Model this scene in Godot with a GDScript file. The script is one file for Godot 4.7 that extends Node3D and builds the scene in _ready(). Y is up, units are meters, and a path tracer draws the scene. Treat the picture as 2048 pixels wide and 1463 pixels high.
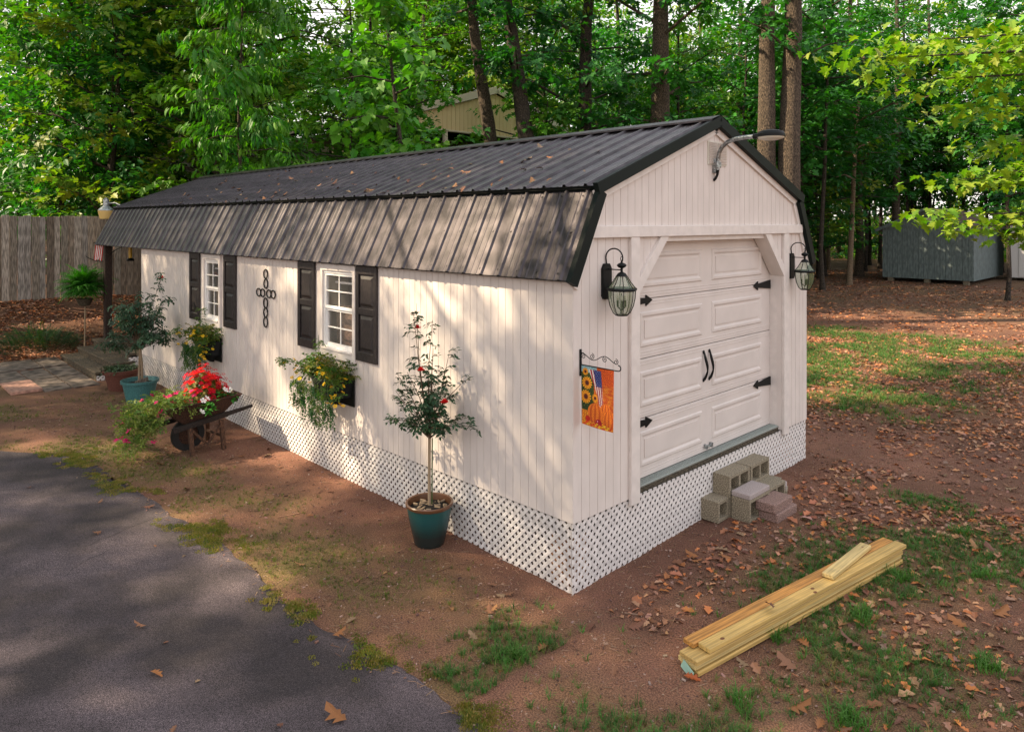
extends Node3D
# A white gambrel-roofed garden barn at the edge of a wood. y up, metres; the barn's gable stands in the plane z = 0, its long side in the plane x = 0.

const SUN := Vector3(-0.561, 0.663, -0.496)
const W := 4.27
const LEN := 10.08
const PORCH := 12.66
const HW := 0.556

var used := {}
var counts := {}
var rng := RandomNumberGenerator.new()
var nz := FastNoiseLite.new()
var M := {}
var texs := {}


# ---------------------------------------------------------------- mesh builder
class MB:
	var v := PackedVector3Array()
	var n := PackedVector3Array()
	var c := PackedColorArray()
	var uv := PackedVector2Array()
	var i := PackedInt32Array()
	var col := Color(1, 1, 1)
	var colored := false
	var mapped := false
	func vert(p: Vector3, nn: Vector3, u := Vector2.ZERO) -> int:
		v.append(p)
		n.append(nn)
		if colored:
			c.append(col)
		if mapped:
			uv.append(u)
		return v.size() - 1
	func face(a: int, b: int, d: int) -> void:
		var g := (v[b] - v[a]).cross(v[d] - v[a])
		if g.dot(n[a] + n[b] + n[d]) > 0.0:
			i.append_array([a, d, b])
		else:
			i.append_array([a, b, d])
	func poly(pts: Array, toward: Vector3) -> void:
		var nn := Vector3.ZERO
		for k in range(1, pts.size() - 1):
			nn += (pts[k] - pts[0]).cross(pts[k + 1] - pts[0])
		nn = nn.normalized()
		if nn.dot(toward) < 0.0:
			nn = -nn
		var f := v.size()
		for p in pts:
			vert(p, nn)
		for k in range(1, pts.size() - 1):
			face(f, f + k, f + k + 1)
	func box(t: Transform3D, s: Vector3, ch := 0.0) -> void:
		var h := s * 0.5
		if ch <= 0.0:
			for ax in 3:
				for sg in [-1.0, 1.0]:
					var q := []
					for k in [[-1, -1], [1, -1], [1, 1], [-1, 1]]:
						var p := Vector3.ZERO
						p[ax] = h[ax] * sg
						p[(ax + 1) % 3] = h[(ax + 1) % 3] * k[0]
						p[(ax + 2) % 3] = h[(ax + 2) % 3] * k[1]
						q.append(t * p)
					var d := Vector3.ZERO
					d[ax] = sg
					poly(q, t.basis * d)
			return
		var P := func(sx: int, sy: int, sz: int, ax: int) -> Vector3:
			var sgn := Vector3(sx, sy, sz)
			var p := Vector3(sx * (h.x - ch), sy * (h.y - ch), sz * (h.z - ch))
			p[ax] = sgn[ax] * h[ax]
			return t * p
		for ax in 3:
			for sg in [-1, 1]:
				var q := []
				for k in [[-1, -1], [1, -1], [1, 1], [-1, 1]]:
					var s3 := [0, 0, 0]
					s3[ax] = sg
					s3[(ax + 1) % 3] = k[0]
					s3[(ax + 2) % 3] = k[1]
					q.append(P.call(s3[0], s3[1], s3[2], ax))
				var d := Vector3.ZERO
				d[ax] = sg
				poly(q, t.basis * d)
			for k in [[-1, -1], [1, -1], [1, 1], [-1, 1]]:
				var b1 := (ax + 1) % 3
				var b2 := (ax + 2) % 3
				var q := []
				for e in [[-1, b1], [-1, b2], [1, b2], [1, b1]]:
					var s3 := [0, 0, 0]
					s3[ax] = e[0]
					s3[b1] = k[0]
					s3[b2] = k[1]
					q.append(P.call(s3[0], s3[1], s3[2], e[1]))
				var d := Vector3.ZERO
				d[b1] = k[0]
				d[b2] = k[1]
				poly(q, t.basis * d)
		for sx in [-1, 1]:
			for sy in [-1, 1]:
				for sz in [-1, 1]:
					poly([P.call(sx, sy, sz, 0), P.call(sx, sy, sz, 1), P.call(sx, sy, sz, 2)], t.basis * Vector3(sx, sy, sz))
	func b(lo: Vector3, hi: Vector3, ch := 0.0) -> void:
		box(Transform3D(Basis(), (lo + hi) * 0.5), (hi - lo).abs(), ch)
	func bar(p: Vector3, q: Vector3, wd: float, th: float, side: Vector3, ch := 0.0) -> void:
		var d := (q - p).normalized()
		var y := (side - d * side.dot(d)).normalized()
		box(Transform3D(Basis(d, y, d.cross(y)), (p + q) * 0.5), Vector3(p.distance_to(q), wd, th), ch)
	func tube(pts: Array, rad: Array, sides := 8, cap := true) -> void:
		var m := pts.size()
		var up := Vector3.UP if absf((pts[1] - pts[0]).normalized().y) < 0.9 else Vector3.RIGHT
		var first := v.size()
		for k in m:
			var d: Vector3 = (pts[mini(k + 1, m - 1)] - pts[maxi(k - 1, 0)]).normalized()
			var x := up.cross(d).normalized()
			var y := d.cross(x)
			up = y
			for s in sides:
				var a := TAU * s / sides
				var o := x * cos(a) + y * sin(a)
				vert(pts[k] + o * rad[k], o)
		for k in m - 1:
			for s in sides:
				var a := first + k * sides + s
				var bb := first + k * sides + (s + 1) % sides
				face(a, bb, bb + sides)
				face(a, bb + sides, a + sides)
		if cap:
			for e in [[0, pts[0] - pts[1]], [m - 1, pts[m - 1] - pts[m - 2]]]:
				var q := []
				for s in sides:
					q.append(v[first + e[0] * sides + s])
				poly(q, e[1])
	func lathe(prof: Array, segs: int, t := Transform3D(), flute := 0.0, nfl := 0) -> void:
		for k in prof.size() - 1:
			var p: Vector2 = prof[k]
			var q: Vector2 = prof[k + 1]
			var tn := (q - p).normalized()
			var nr := Vector2(tn.y, -tn.x)
			var f := v.size()
			for s in segs + 1:
				var a := TAU * s / segs
				var w := 1.0 + flute * cos(a * nfl) if nfl > 0 else 1.0
				var d := Vector3(cos(a), 0, sin(a))
				var nn := (t.basis * (d * nr.x + Vector3.UP * nr.y)).normalized()
				vert(t * (d * p.x * w + Vector3.UP * p.y), nn)
				vert(t * (d * q.x * w + Vector3.UP * q.y), nn)
			for s in segs:
				face(f + s * 2, f + s * 2 + 1, f + s * 2 + 3)
				face(f + s * 2, f + s * 2 + 3, f + s * 2 + 2)
	func prism(pl: PackedVector2Array, d0: float, d1: float, t: Transform3D) -> void:
		var tri := Geometry2D.triangulate_polygon(pl)
		for d in [d0, d1]:
			var nn := t.basis.z * (1.0 if d == maxf(d0, d1) else -1.0)
			var f := v.size()
			for p in pl:
				vert(t * Vector3(p.x, p.y, d), nn)
			for k in tri.size() / 3:
				face(f + tri[k * 3], f + tri[k * 3 + 1], f + tri[k * 3 + 2])
		var sgn := -1.0 if Geometry2D.is_polygon_clockwise(pl) else 1.0
		for k in pl.size():
			var p := pl[k]
			var q := pl[(k + 1) % pl.size()]
			var e := q - p
			poly([t * Vector3(p.x, p.y, d0), t * Vector3(q.x, q.y, d0), t * Vector3(q.x, q.y, d1), t * Vector3(p.x, p.y, d1)], t.basis * Vector3(e.y, -e.x, 0) * sgn)
	func mesh() -> ArrayMesh:
		var a := []
		a.resize(Mesh.ARRAY_MAX)
		a[Mesh.ARRAY_VERTEX] = v
		a[Mesh.ARRAY_NORMAL] = n
		if colored:
			a[Mesh.ARRAY_COLOR] = c
		if mapped:
			a[Mesh.ARRAY_TEX_UV] = uv
		a[Mesh.ARRAY_INDEX] = i
		var m := ArrayMesh.new()
		m.add_surface_from_arrays(Mesh.PRIMITIVE_TRIANGLES, a)
		return m


# ---------------------------------------------------------------- objects
func numbered(called: String) -> String:
	var k: int = used.get(called, 0)
	used[called] = k + 1
	return called if k == 0 else "%s_%03d" % [called, k]


func tag(o: Node, label: String, category := "", group := "", kind := "") -> void:
	if label:
		o.set_meta("label", label)
	if category:
		o.set_meta("category", category)
	if group:
		o.set_meta("group", group)
	if kind:
		o.set_meta("kind", kind)


func thing(called: String, label: String, category: String, at := Vector3.ZERO, turn := 0.0, group := "") -> Node3D:
	var o := Node3D.new()
	o.name = numbered(called)
	add_child(o)
	o.position = at
	o.rotation.y = turn
	tag(o, label, category, group)
	return o


func part(called: String, shape, m: Material, parent: Node = self) -> MeshInstance3D:
	var o := MeshInstance3D.new()
	o.mesh = shape.mesh() if shape is MB else shape
	o.material_override = m
	if parent == self:
		o.name = numbered(called)
	else:
		var k: int = counts.get([parent, called], 0)
		counts[[parent, called]] = k + 1
		o.name = called if k == 0 else "%s_%03d" % [called, k]
	parent.add_child(o, true)
	return o


func single(called: String, shape, m: Material, label: String, category: String, group := "") -> MeshInstance3D:
	var o := part(called, shape, m)
	tag(o, label, category, group)
	return o


func box_part(called: String, lo: Vector3, hi: Vector3, m: Material, parent: Node, ch := 0.0) -> MeshInstance3D:
	var s := MB.new()
	s.b(lo, hi, ch)
	return part(called, s, m, parent)


func many(called: String, shape: Mesh, m: Material, xf: Array, cols: Array, parent: Node = self) -> MultiMeshInstance3D:
	var mm := MultiMesh.new()
	mm.transform_format = MultiMesh.TRANSFORM_3D
	mm.use_colors = cols.size() > 0
	mm.mesh = shape
	mm.instance_count = xf.size()
	for k in xf.size():
		mm.set_instance_transform(k, xf[k])
		if cols.size() > 0:
			mm.set_instance_color(k, cols[k])
	var o := MultiMeshInstance3D.new()
	o.multimesh = mm
	o.material_override = m
	o.name = numbered(called) if parent == self else called
	parent.add_child(o, true)
	o.set_meta("kind", "stuff")
	return o


# ---------------------------------------------------------------- materials
func lin(r: float, g: float, b: float) -> Color:
	return Color(r, g, b).linear_to_srgb()


func ntex(freq: float, oct := 4, sd := 1, lo := 0.0, hi := 1.0, type := FastNoiseLite.TYPE_SIMPLEX_SMOOTH, size := 512) -> NoiseTexture2D:
	var key := "%s" % [[freq, oct, sd, lo, hi, type, size]]
	if texs.has(key):
		return texs[key]
	var f := FastNoiseLite.new()
	f.seed = sd
	f.noise_type = type
	f.frequency = freq
	f.fractal_octaves = oct
	if type == FastNoiseLite.TYPE_CELLULAR:
		f.cellular_return_type = FastNoiseLite.RETURN_CELL_VALUE
	var t := NoiseTexture2D.new()
	t.width = size
	t.height = size
	t.seamless = true
	t.noise = f
	if lo != 0.0 or hi != 1.0:
		var g := Gradient.new()
		g.set_color(0, Color(lo, lo, lo))
		g.set_color(1, Color(hi, hi, hi))
		g.set_offset(0, 0.25)
		g.set_offset(1, 0.75)
		t.color_ramp = g
	texs[key] = t
	return t


func mat(called: String, c: Color, rough: float, tex: Texture2D = null, sc := Vector3.ONE, bump: Texture2D = null, bump_cm := 0.0, metal := 0.0) -> StandardMaterial3D:
	var m := StandardMaterial3D.new()
	m.resource_name = called
	m.albedo_color = c
	m.roughness = rough
	m.metallic = metal
	if tex:
		m.albedo_texture = tex
	if bump:
		m.heightmap_enabled = true
		m.heightmap_texture = bump
		m.heightmap_scale = bump_cm
	if tex or bump:
		m.uv1_triplanar = true
		m.uv1_scale = sc
	M[called] = m
	return m


func leafmat(called: String, c: Color, back: Color, rough := 0.5) -> StandardMaterial3D:
	var m := mat(called, c, rough)
	m.vertex_color_use_as_albedo = true
	m.backlight_enabled = true
	m.backlight = back
	m.metallic_specular = 0.4
	return m


func materials() -> void:
	var fine := ntex(0.03, 5, 3)
	var grit := ntex(0.12, 4, 4)
	mat("siding", lin(0.71, 0.635, 0.59), 0.72, ntex(0.012, 5, 5, 0.97, 1.0), Vector3(0.7, 0.35, 0.7), ntex(0.05, 4, 6), 0.045)
	mat("trim", lin(0.74, 0.67, 0.625), 0.6, ntex(0.012, 4, 5, 0.96, 1.0), Vector3(1.0, 1.0, 1.0), fine, 0.015)
	mat("door", lin(0.69, 0.62, 0.58), 0.5, ntex(0.01, 3, 8, 0.97, 1.0), Vector3(0.4, 0.4, 0.4))
	mat("lattice", lin(0.8, 0.75, 0.72), 0.55, ntex(0.02, 4, 9, 0.86, 1.0), Vector3(1.2, 1.2, 1.2))
	mat("roof", lin(0.08, 0.068, 0.075), 0.36, ntex(0.012, 5, 10, 0.7, 1.0), Vector3(0.6, 0.6, 0.6), null, 0.0, 0.55)
	mat("rake", lin(0.006, 0.01, 0.009), 0.5).metallic_specular = 0.25
	mat("dark", lin(0.02, 0.018, 0.016), 0.8)
	mat("iron", lin(0.007, 0.008, 0.008), 0.5).metallic_specular = 0.3
	mat("shutter", lin(0.035, 0.027, 0.027), 0.5, ntex(0.02, 4, 11, 0.65, 1.0), Vector3(6, 1.2, 6), ntex(0.03, 4, 12), 0.08)
	mat("vinyl", lin(0.82, 0.8, 0.78), 0.4)
	mat("wood_in", lin(0.2, 0.11, 0.07), 0.7, ntex(0.02, 4, 13, 0.6, 1.0), Vector3(1, 5, 1))
	mat("galv", lin(0.5, 0.53, 0.54), 0.35, ntex(0.06, 3, 14, 0.6, 1.0, FastNoiseLite.TYPE_CELLULAR), Vector3(2, 2, 2), null, 0.0, 0.8)
	mat("plate", lin(0.42, 0.46, 0.44), 0.35, null, Vector3.ONE, null, 0.0, 0.7)
	mat("rimboard", lin(0.14, 0.11, 0.07), 0.85, ntex(0.04, 4, 15, 0.45, 1.0), Vector3(1, 4, 1))
	mat("weathered", lin(0.3, 0.24, 0.185), 0.9, ntex(0.02, 5, 16, 0.68, 1.0), Vector3(3, 0.35, 3), ntex(0.04, 4, 17), 0.06)
	mat("deckwood", lin(0.15, 0.115, 0.075), 0.88, ntex(0.03, 5, 18, 0.5, 1.0), Vector3(5, 5, 0.5), ntex(0.04, 4, 17), 0.08)
	mat("postwood", lin(0.055, 0.03, 0.02), 0.8, ntex(0.03, 4, 19, 0.6, 1.0), Vector3(5, 0.8, 5))
	mat("pine", lin(0.68, 0.48, 0.18), 0.62, ntex(0.012, 4, 20, 0.82, 1.0), Vector3(0.25, 8, 8), fine, 0.01)
	mat("pine_orange", lin(0.6, 0.25, 0.06), 0.62, ntex(0.012, 4, 21, 0.75, 1.0), Vector3(0.25, 8, 8), fine, 0.01)
	mat("knot", lin(0.16, 0.06, 0.02), 0.6)
	mat("block", lin(0.4, 0.335, 0.235), 0.95, ntex(0.03, 5, 22, 0.62, 1.0), Vector3(4, 4, 4), grit, 0.04)
	mat("paver_pink", lin(0.38, 0.24, 0.2), 0.92, ntex(0.03, 5, 23, 0.6, 1.0), Vector3(4, 4, 4), grit, 0.04)
	mat("paver_pale", lin(0.5, 0.42, 0.4), 0.92, ntex(0.05, 5, 24, 0.75, 1.0), Vector3(4, 4, 4), grit, 0.03)
	mat("slab", lin(0.2, 0.155, 0.125), 0.92, ntex(0.012, 5, 25, 0.6, 1.0), Vector3(0.7, 0.7, 0.7), grit, 0.06)
	mat("slab_pink", lin(0.5, 0.27, 0.2), 0.9, ntex(0.02, 5, 25, 0.75, 1.0), Vector3(1, 1, 1), grit, 0.2)
	mat("teal_glaze", lin(0.08, 0.25, 0.25), 0.4, ntex(0.03, 4, 26, 0.7, 1.0), Vector3(3, 3, 3))
	var g := mat("blue_glaze", Color(1, 1, 1), 0.25)
	g.vertex_color_use_as_albedo = true
	g.clearcoat_enabled = true
	g.clearcoat = 0.5
	mat("rim_brown", lin(0.11, 0.05, 0.025), 0.4)
	mat("terracotta", lin(0.17, 0.055, 0.035), 0.75, ntex(0.03, 4, 27, 0.7, 1.0), Vector3(3, 3, 3))
	mat("potsoil", lin(0.05, 0.032, 0.022), 1.0, grit, Vector3(4, 4, 4), grit, 1.5)
	mat("rust", lin(0.1, 0.038, 0.02), 0.85, ntex(0.03, 5, 28, 0.4, 1.0), Vector3(3, 3, 3), grit, 0.3)
	mat("barrow_wood", lin(0.035, 0.022, 0.018), 0.9, ntex(0.03, 5, 29, 0.4, 1.0), Vector3(2, 6, 6))
	mat("barrow_leg", lin(0.14, 0.065, 0.035), 0.9, ntex(0.03, 5, 30, 0.45, 1.0), Vector3(6, 1, 6))
	mat("rubber", lin(0.015, 0.014, 0.014), 0.8)
	mat("bark", lin(0.2, 0.145, 0.1), 0.95, ntex(0.03, 5, 31, 0.3, 1.0), Vector3(2.6, 0.7, 2.6), ntex(0.05, 5, 32), 2.2)
	mat("bark_dark", lin(0.1, 0.075, 0.055), 0.95, ntex(0.03, 5, 31, 0.3, 1.0), Vector3(2.6, 0.7, 2.6), ntex(0.05, 5, 32), 2.0)
	mat("bark_pale", lin(0.34, 0.24, 0.15), 0.9, ntex(0.03, 5, 33, 0.45, 1.0), Vector3(3, 1, 3), ntex(0.05, 5, 32), 1.0)
	mat("stem", lin(0.12, 0.075, 0.045), 0.85)
	mat("stem_pale", lin(0.3, 0.22, 0.14), 0.85)
	mat("green_stem", lin(0.06, 0.1, 0.025), 0.7)
	leafmat("leaf", Color(1, 1, 1), Color(0.8, 0.95, 0.35), 0.45)
	leafmat("rose_leaf", Color(1, 1, 1), Color(0.3, 0.4, 0.15), 0.4)
	leafmat("petal", Color(1, 1, 1), Color(0.6, 0.5, 0.5), 0.6)
	leafmat("dry_leaf", Color(1, 1, 1), Color(0.3, 0.2, 0.1), 0.7)
	for k in 6:
		var c: Color = [lin(0.42, 0.16, 0.045), lin(0.34, 0.15, 0.075), lin(0.5, 0.24, 0.09), lin(0.22, 0.085, 0.045), lin(0.38, 0.24, 0.13), lin(0.55, 0.12, 0.02)][k]
		mat("oak%d" % k, c, 0.65, ntex(0.03, 4, 34, 0.6, 1.0), Vector3(9, 9, 9))
	leafmat("grass", Color(1, 1, 1), Color(0.6, 0.8, 0.2), 0.5)
	var gm := mat("ground", Color(1, 1, 1), 1.0, ntex(0.11, 5, 35, 0.62, 1.0, FastNoiseLite.TYPE_SIMPLEX_SMOOTH, 1024), Vector3(0.55, 0.55, 0.55), ntex(0.13, 5, 36, 0.0, 1.0, FastNoiseLite.TYPE_SIMPLEX_SMOOTH, 1024), 1.0)
	gm.vertex_color_use_as_albedo = true
	gm.uv1_world_triplanar = true
	var am := mat("asphalt", lin(0.245, 0.185, 0.198), 0.9, ntex(0.16, 3, 37, 0.4, 1.0, FastNoiseLite.TYPE_CELLULAR, 1024), Vector3(1.7, 1.7, 1.7), ntex(0.16, 3, 37, 0.0, 1.0, FastNoiseLite.TYPE_CELLULAR, 1024), 0.5)
	am.uv1_world_triplanar = true
	am.detail_enabled = true
	am.detail_blend_mode = BaseMaterial3D.BLEND_MODE_MUL
	am.detail_albedo = ntex(0.006, 4, 38, 0.62, 1.0)
	am.detail_uv_layer = BaseMaterial3D.DETAIL_UV_2
	am.uv2_triplanar = true
	am.uv2_world_triplanar = true
	am.uv2_scale = Vector3(0.23, 0.23, 0.23)
	var gl := mat("glass", Color(1, 1, 1, 0.06), 0.02)
	gl.transparency = BaseMaterial3D.TRANSPARENCY_ALPHA
	gl.metallic_specular = 0.9
	var lg := mat("lamp_glass", Color(0.5, 0.58, 0.42, 0.3), 0.05)
	lg.transparency = BaseMaterial3D.TRANSPARENCY_ALPHA
	mat("amber", lin(0.75, 0.52, 0.19), 0.4)
	mat("lens", lin(0.6, 0.57, 0.48), 0.35)
	mat("house_tan", lin(0.86, 0.67, 0.37), 0.8)
	mat("house_trim", lin(0.78, 0.68, 0.54), 0.8)
	mat("house_white", lin(0.6, 0.57, 0.55), 0.8)
	mat("house_dark", lin(0.09, 0.065, 0.05), 0.9)
	mat("shingle", lin(0.12, 0.08, 0.06), 0.95, ntex(0.05, 4, 40, 0.5, 1.0), Vector3(1, 1, 1))
	mat("bluegrey", lin(0.17, 0.215, 0.215), 0.75, ntex(0.02, 4, 41, 0.82, 1.0), Vector3(1, 0.3, 1))
	mat("red", lin(0.55, 0.02, 0.02), 0.7)
	mat("white", lin(0.8, 0.78, 0.75), 0.7)
	mat("tag_green", lin(0.35, 0.55, 0.45), 0.6)


# ---------------------------------------------------------------- ground shape
func gh(x: float, z: float) -> float:
	var y := 0.018 * maxf(-z, 0.0) if z > -14.0 else 0.252
	if x > 0.0:
		y = lerpf(y, 0.0, smoothstep(0.5, 4.0, x)) + 0.022 * minf(x, 8.0) + 0.011 * clampf(x - 8.0, 0.0, 25.0)
	var bk := -z - 0.35 * maxf(x - 3.0, 0.0)
	y += 0.78 * smoothstep(12.9, 17.4, bk) + 0.035 * clampf(bk - 17.4, 0.0, 40.0)
	return y + 0.02 * nz.get_noise_2d(x * 14.0, z * 14.0)


func edge_noise(z: float) -> float:
	return 0.11 * nz.get_noise_1d(z * 30.0) + 0.05 * nz.get_noise_1d(z * 110.0 + 50.0)


func drive_edge(z: float) -> float:
	var xs := [-1.46, -1.47, -1.51, -1.56, -1.62, -1.6, -1.63, -1.73, -1.83, -1.98, -2.6, -4.2, -9.0]
	var zs := [9.0, 0.3, -0.15, -0.6, -1.15, -2.0, -2.95, -3.85, -4.75, -6.1, -7.0, -7.6, -8.2]
	for k in zs.size() - 1:
		if z <= zs[k] and z >= zs[k + 1]:
			return lerpf(xs[k], xs[k + 1], (zs[k] - z) / (zs[k] - zs[k + 1]))
	return -99.0 if z < 0.0 else -1.51


func mossy(x: float, z: float) -> float:
	var m := 0.5 + 0.9 * nz.get_noise_2d(x * 30.0 + 7.0, z * 30.0)
	if x < 0.2 and z < 0.4:
		var d := x - drive_edge(z) if z > -8.2 else x + 3.0
		m *= smoothstep(1.7, 0.3, d) * 1.1 + smoothstep(-5.5, -8.5, z) * 0.45
		if z < -12.6:
			m *= 0.4
	elif x < 4.0 and z > 0.0:
		m *= smoothstep(0.2, 1.5, z + 0.25 * nz.get_noise_2d(x * 20.0, z * 20.0)) * 0.84
	elif x > 5.0 and x < 16.0 and z > -5.5 and z < 1.8:
		m = m * 1.2 * smoothstep(5.6, 7.6, x) * smoothstep(16.0, 12.5, x) * smoothstep(1.8, -0.4, z) * smoothstep(-5.5, -4.0, z)
	elif x > 18.0:
		m *= 0.5
	else:
		m *= 0.15
	return clampf(m, 0.0, 1.0)


func littered(x: float, z: float) -> float:
	if z < -12.8:
		return 1.0
	if x > 4.5:
		return smoothstep(4.5, 7.0, x + 0.8 * nz.get_noise_2d(x * 18.0, z * 18.0))
	if z > 0.0 and x > 0.0:
		return 0.3 + 0.4 * smoothstep(2.0, 4.5, x)
	return 0.0


func ground() -> void:
	var lines := func(lo: float, hi: float, inner_lo: float, inner_hi: float, step: float) -> PackedFloat32Array:
		var a := PackedFloat32Array()
		var p := inner_lo
		var s := step
		var left := []
		while p > lo:
			s *= 1.12
			p -= s
			left.append(p)
		left.reverse()
		for q in left:
			a.append(q)
		p = inner_lo
		while p < inner_hi:
			a.append(p)
			p += step
		s = step
		while p < hi:
			a.append(p)
			s *= 1.08
			p += s
		return a
	var xs: PackedFloat32Array = lines.call(-90.0, 160.0, -3.6, 6.0, 0.045)
	var zs: PackedFloat32Array = lines.call(-170.0, 60.0, -9.0, 3.2, 0.045)
	var s := MB.new()
	s.colored = true
	var nx := xs.size()
	var hs := PackedFloat32Array()
	for z in zs:
		for x in xs:
			hs.append(gh(x, z) + 0.012 * nz.get_noise_2d(x * 90.0, z * 90.0))
	for b in zs.size():
		for a in nx:
			var x := xs[a]
			var z := zs[b]
			var a0 := maxi(a - 1, 0)
			var a1 := mini(a + 1, nx - 1)
			var b0 := maxi(b - 1, 0)
			var b1 := mini(b + 1, zs.size() - 1)
			var nn := Vector3(-(hs[b * nx + a1] - hs[b * nx + a0]) / (xs[a1] - xs[a0]), 1, -(hs[b1 * nx + a] - hs[b0 * nx + a]) / (zs[b1] - zs[b0])).normalized()
			var v1 := nz.get_noise_2d(x * 9.0, z * 9.0)
			var v2 := nz.get_noise_2d(x * 45.0 + 99.0, z * 45.0)
			var k := 1.0 + 0.35 * v1 + 0.35 * v2
			var c := Color(0.28 * k, 0.125 * k, 0.077 * k)
			c = c.lerp(Color(0.21 * k, 0.09 * k, 0.05 * k), littered(x, z))
			c = c.lerp(Color(0.15, 0.145, 0.03), mossy(x, z) * (0.6 + 0.3 * v2))
			s.col = c
			s.vert(Vector3(x, hs[b * nx + a], z), nn)
	for b in zs.size() - 1:
		for a in nx - 1:
			var q := b * nx + a
			s.i.append_array([q, q + 1, q + nx + 1, q, q + nx + 1, q + nx])
	var g := part("ground", s, M.ground)
	tag(g, "red-brown bare soil with leaf litter round the barn", "", "", "structure")
	# the asphalt drive, an uneven broken edge, laid over the soil
	var d := MB.new()
	var rows := []
	var z := 5.5
	while z > -8.0:
		rows.append(z)
		z -= 0.05
	var cols := 60
	for b in rows.size():
		var zz: float = rows[b]
		var e := drive_edge(zz) + edge_noise(zz)
		for a in cols:
			var f := float(a) / (cols - 1)
			var x := lerpf(-13.0, e, 1.0 - pow(1.0 - f, 2.2))
			var y := gh(x, zz) + 0.026 + 0.008 * nz.get_noise_2d(x * 12.0, zz * 12.0)
			var near := e - x
			y -= 0.02 * smoothstep(0.12, 0.0, near)
			if a == cols - 1:
				y -= 0.05
			d.vert(Vector3(x, y, zz), Vector3.UP if a < cols - 2 else Vector3(0.6, 0.8, 0).normalized())
	for b in rows.size() - 1:
		for a in cols - 1:
			var q := b * cols + a
			d.face(q, q + 1, q + cols + 1)
			d.face(q, q + cols + 1, q + cols)
	var dr := part("driveway", d, M.asphalt)
	tag(dr, "grey asphalt drive with a ragged mossy edge", "", "", "structure")
	for q in [[-1.9, -3.6, 2.2, 14], [-2.05, -5.2, 2.7, 12], [-1.75, -2.6, 3.4, 10], [-2.4, -3.2, 1.9, 9], [-1.75, -1.0, 3.0, 8]]:
		var c := MB.new()
		var p := Vector2(q[0], q[1])
		var a: float = q[2]
		var prev := []
		for k in q[3]:
			a += rng.randf_range(-0.6, 0.6)
			var side: Vector2 = Vector2(-sin(a), cos(a)) * rng.randf_range(0.0015, 0.0045) * (1.0 - float(k) / q[3])
			var pair := []
			for w in [p - side, p + side]:
				pair.append(Vector3(w.x, gh(w.x, w.y) + 0.0285 + 0.008 * nz.get_noise_2d(w.x * 12.0, w.y * 12.0), w.y))
			if prev:
				c.poly([prev[0], prev[1], pair[1], pair[0]], Vector3.UP)
			prev = pair
			p += Vector2(cos(a), sin(a)) * 0.09
		part("crack", c, M.dark, dr)


# ---------------------------------------------------------------- the barn
const T_SIDE := Transform3D(Basis(Vector3(0, 0, 1), Vector3(0, 1, 0), Vector3(-1, 0, 0)), Vector3.ZERO)  # u = z, v = y, outward = -x


func rect(u0: float, v0: float, u1: float, v1: float) -> PackedVector2Array:
	return PackedVector2Array([Vector2(u0, v0), Vector2(u1, v0), Vector2(u1, v1), Vector2(u0, v1)])


func clipped(pl: PackedVector2Array, holes: Array) -> Array:
	var out := [pl]
	for h in holes:
		var nxt := []
		for p in out:
			for r in Geometry2D.clip_polygons(p, h):
				if not Geometry2D.is_polygon_clockwise(r):
					nxt.append(r)
		out = nxt
	return out


func siding(parent: Node, t: Transform3D, outline: PackedVector2Array, holes: Array, u0: float, u1: float, pitch: float, d0: float, d1: float, m: Material, gap := 0.0028) -> void:
	var u := u0
	var k := 0
	while u < u1 - 0.001:
		var w := minf(pitch, u1 - u)
		for pl in Geometry2D.intersect_polygons(rect(u + gap, -5, u + w - gap, 20), outline):
			for p in clipped(pl, holes):
				var s := MB.new()
				s.prism(p, d0, d1 - 0.0003 * (k % 3), t)
				part("siding_board", s, m, parent)
		u += pitch
		k += 1


func lattice(parent: Node, t: Transform3D, u0: float, u1: float, y0: float, y1: float, keep: Callable) -> void:
	var pitch := 0.0742
	var w := 0.041
	var h := y1 - y0
	var shared := {}
	var rest := MB.new()
	var box := rect(u0, y0, u1, y1)
	for way in [0, 1]:
		var u := u0 - h
		var z0 := 0.0 if way == 0 else -0.0045
		var full := PackedVector2Array([Vector2(0, y0), Vector2(w, y0), Vector2(w + h, y1), Vector2(h, y1)])
		if way == 1:
			full = PackedVector2Array([Vector2(h, y0), Vector2(h + w, y0), Vector2(w, y1), Vector2(0, y1)])
		while u < u1:
			var moved := PackedVector2Array()
			for p in full:
				moved.append(p + Vector2(u, 0))
			if not keep.call(u + h * 0.5):
				for p in Geometry2D.intersect_polygons(moved, box):
					rest.prism(p, z0 - 0.004, z0, t)
			elif u > u0 and u + h + w < u1:
				if not shared.has(way):
					var s := MB.new()
					s.prism(full, z0 - 0.004, z0, Transform3D(t.basis, Vector3.ZERO))
					shared[way] = s.mesh()
				part("lattice_slat", shared[way], M.lattice, parent).position = t * Vector3(u, 0, 0)
			else:
				for p in Geometry2D.intersect_polygons(moved, box):
					var s := MB.new()
					s.prism(p, z0 - 0.004, z0, t)
					part("lattice_slat", s, M.lattice, parent)
			u += pitch
	if rest.v.size() > 0:
		part("lattice_slats_beyond", rest, M.lattice, parent).set_meta("kind", "stuff")


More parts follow.
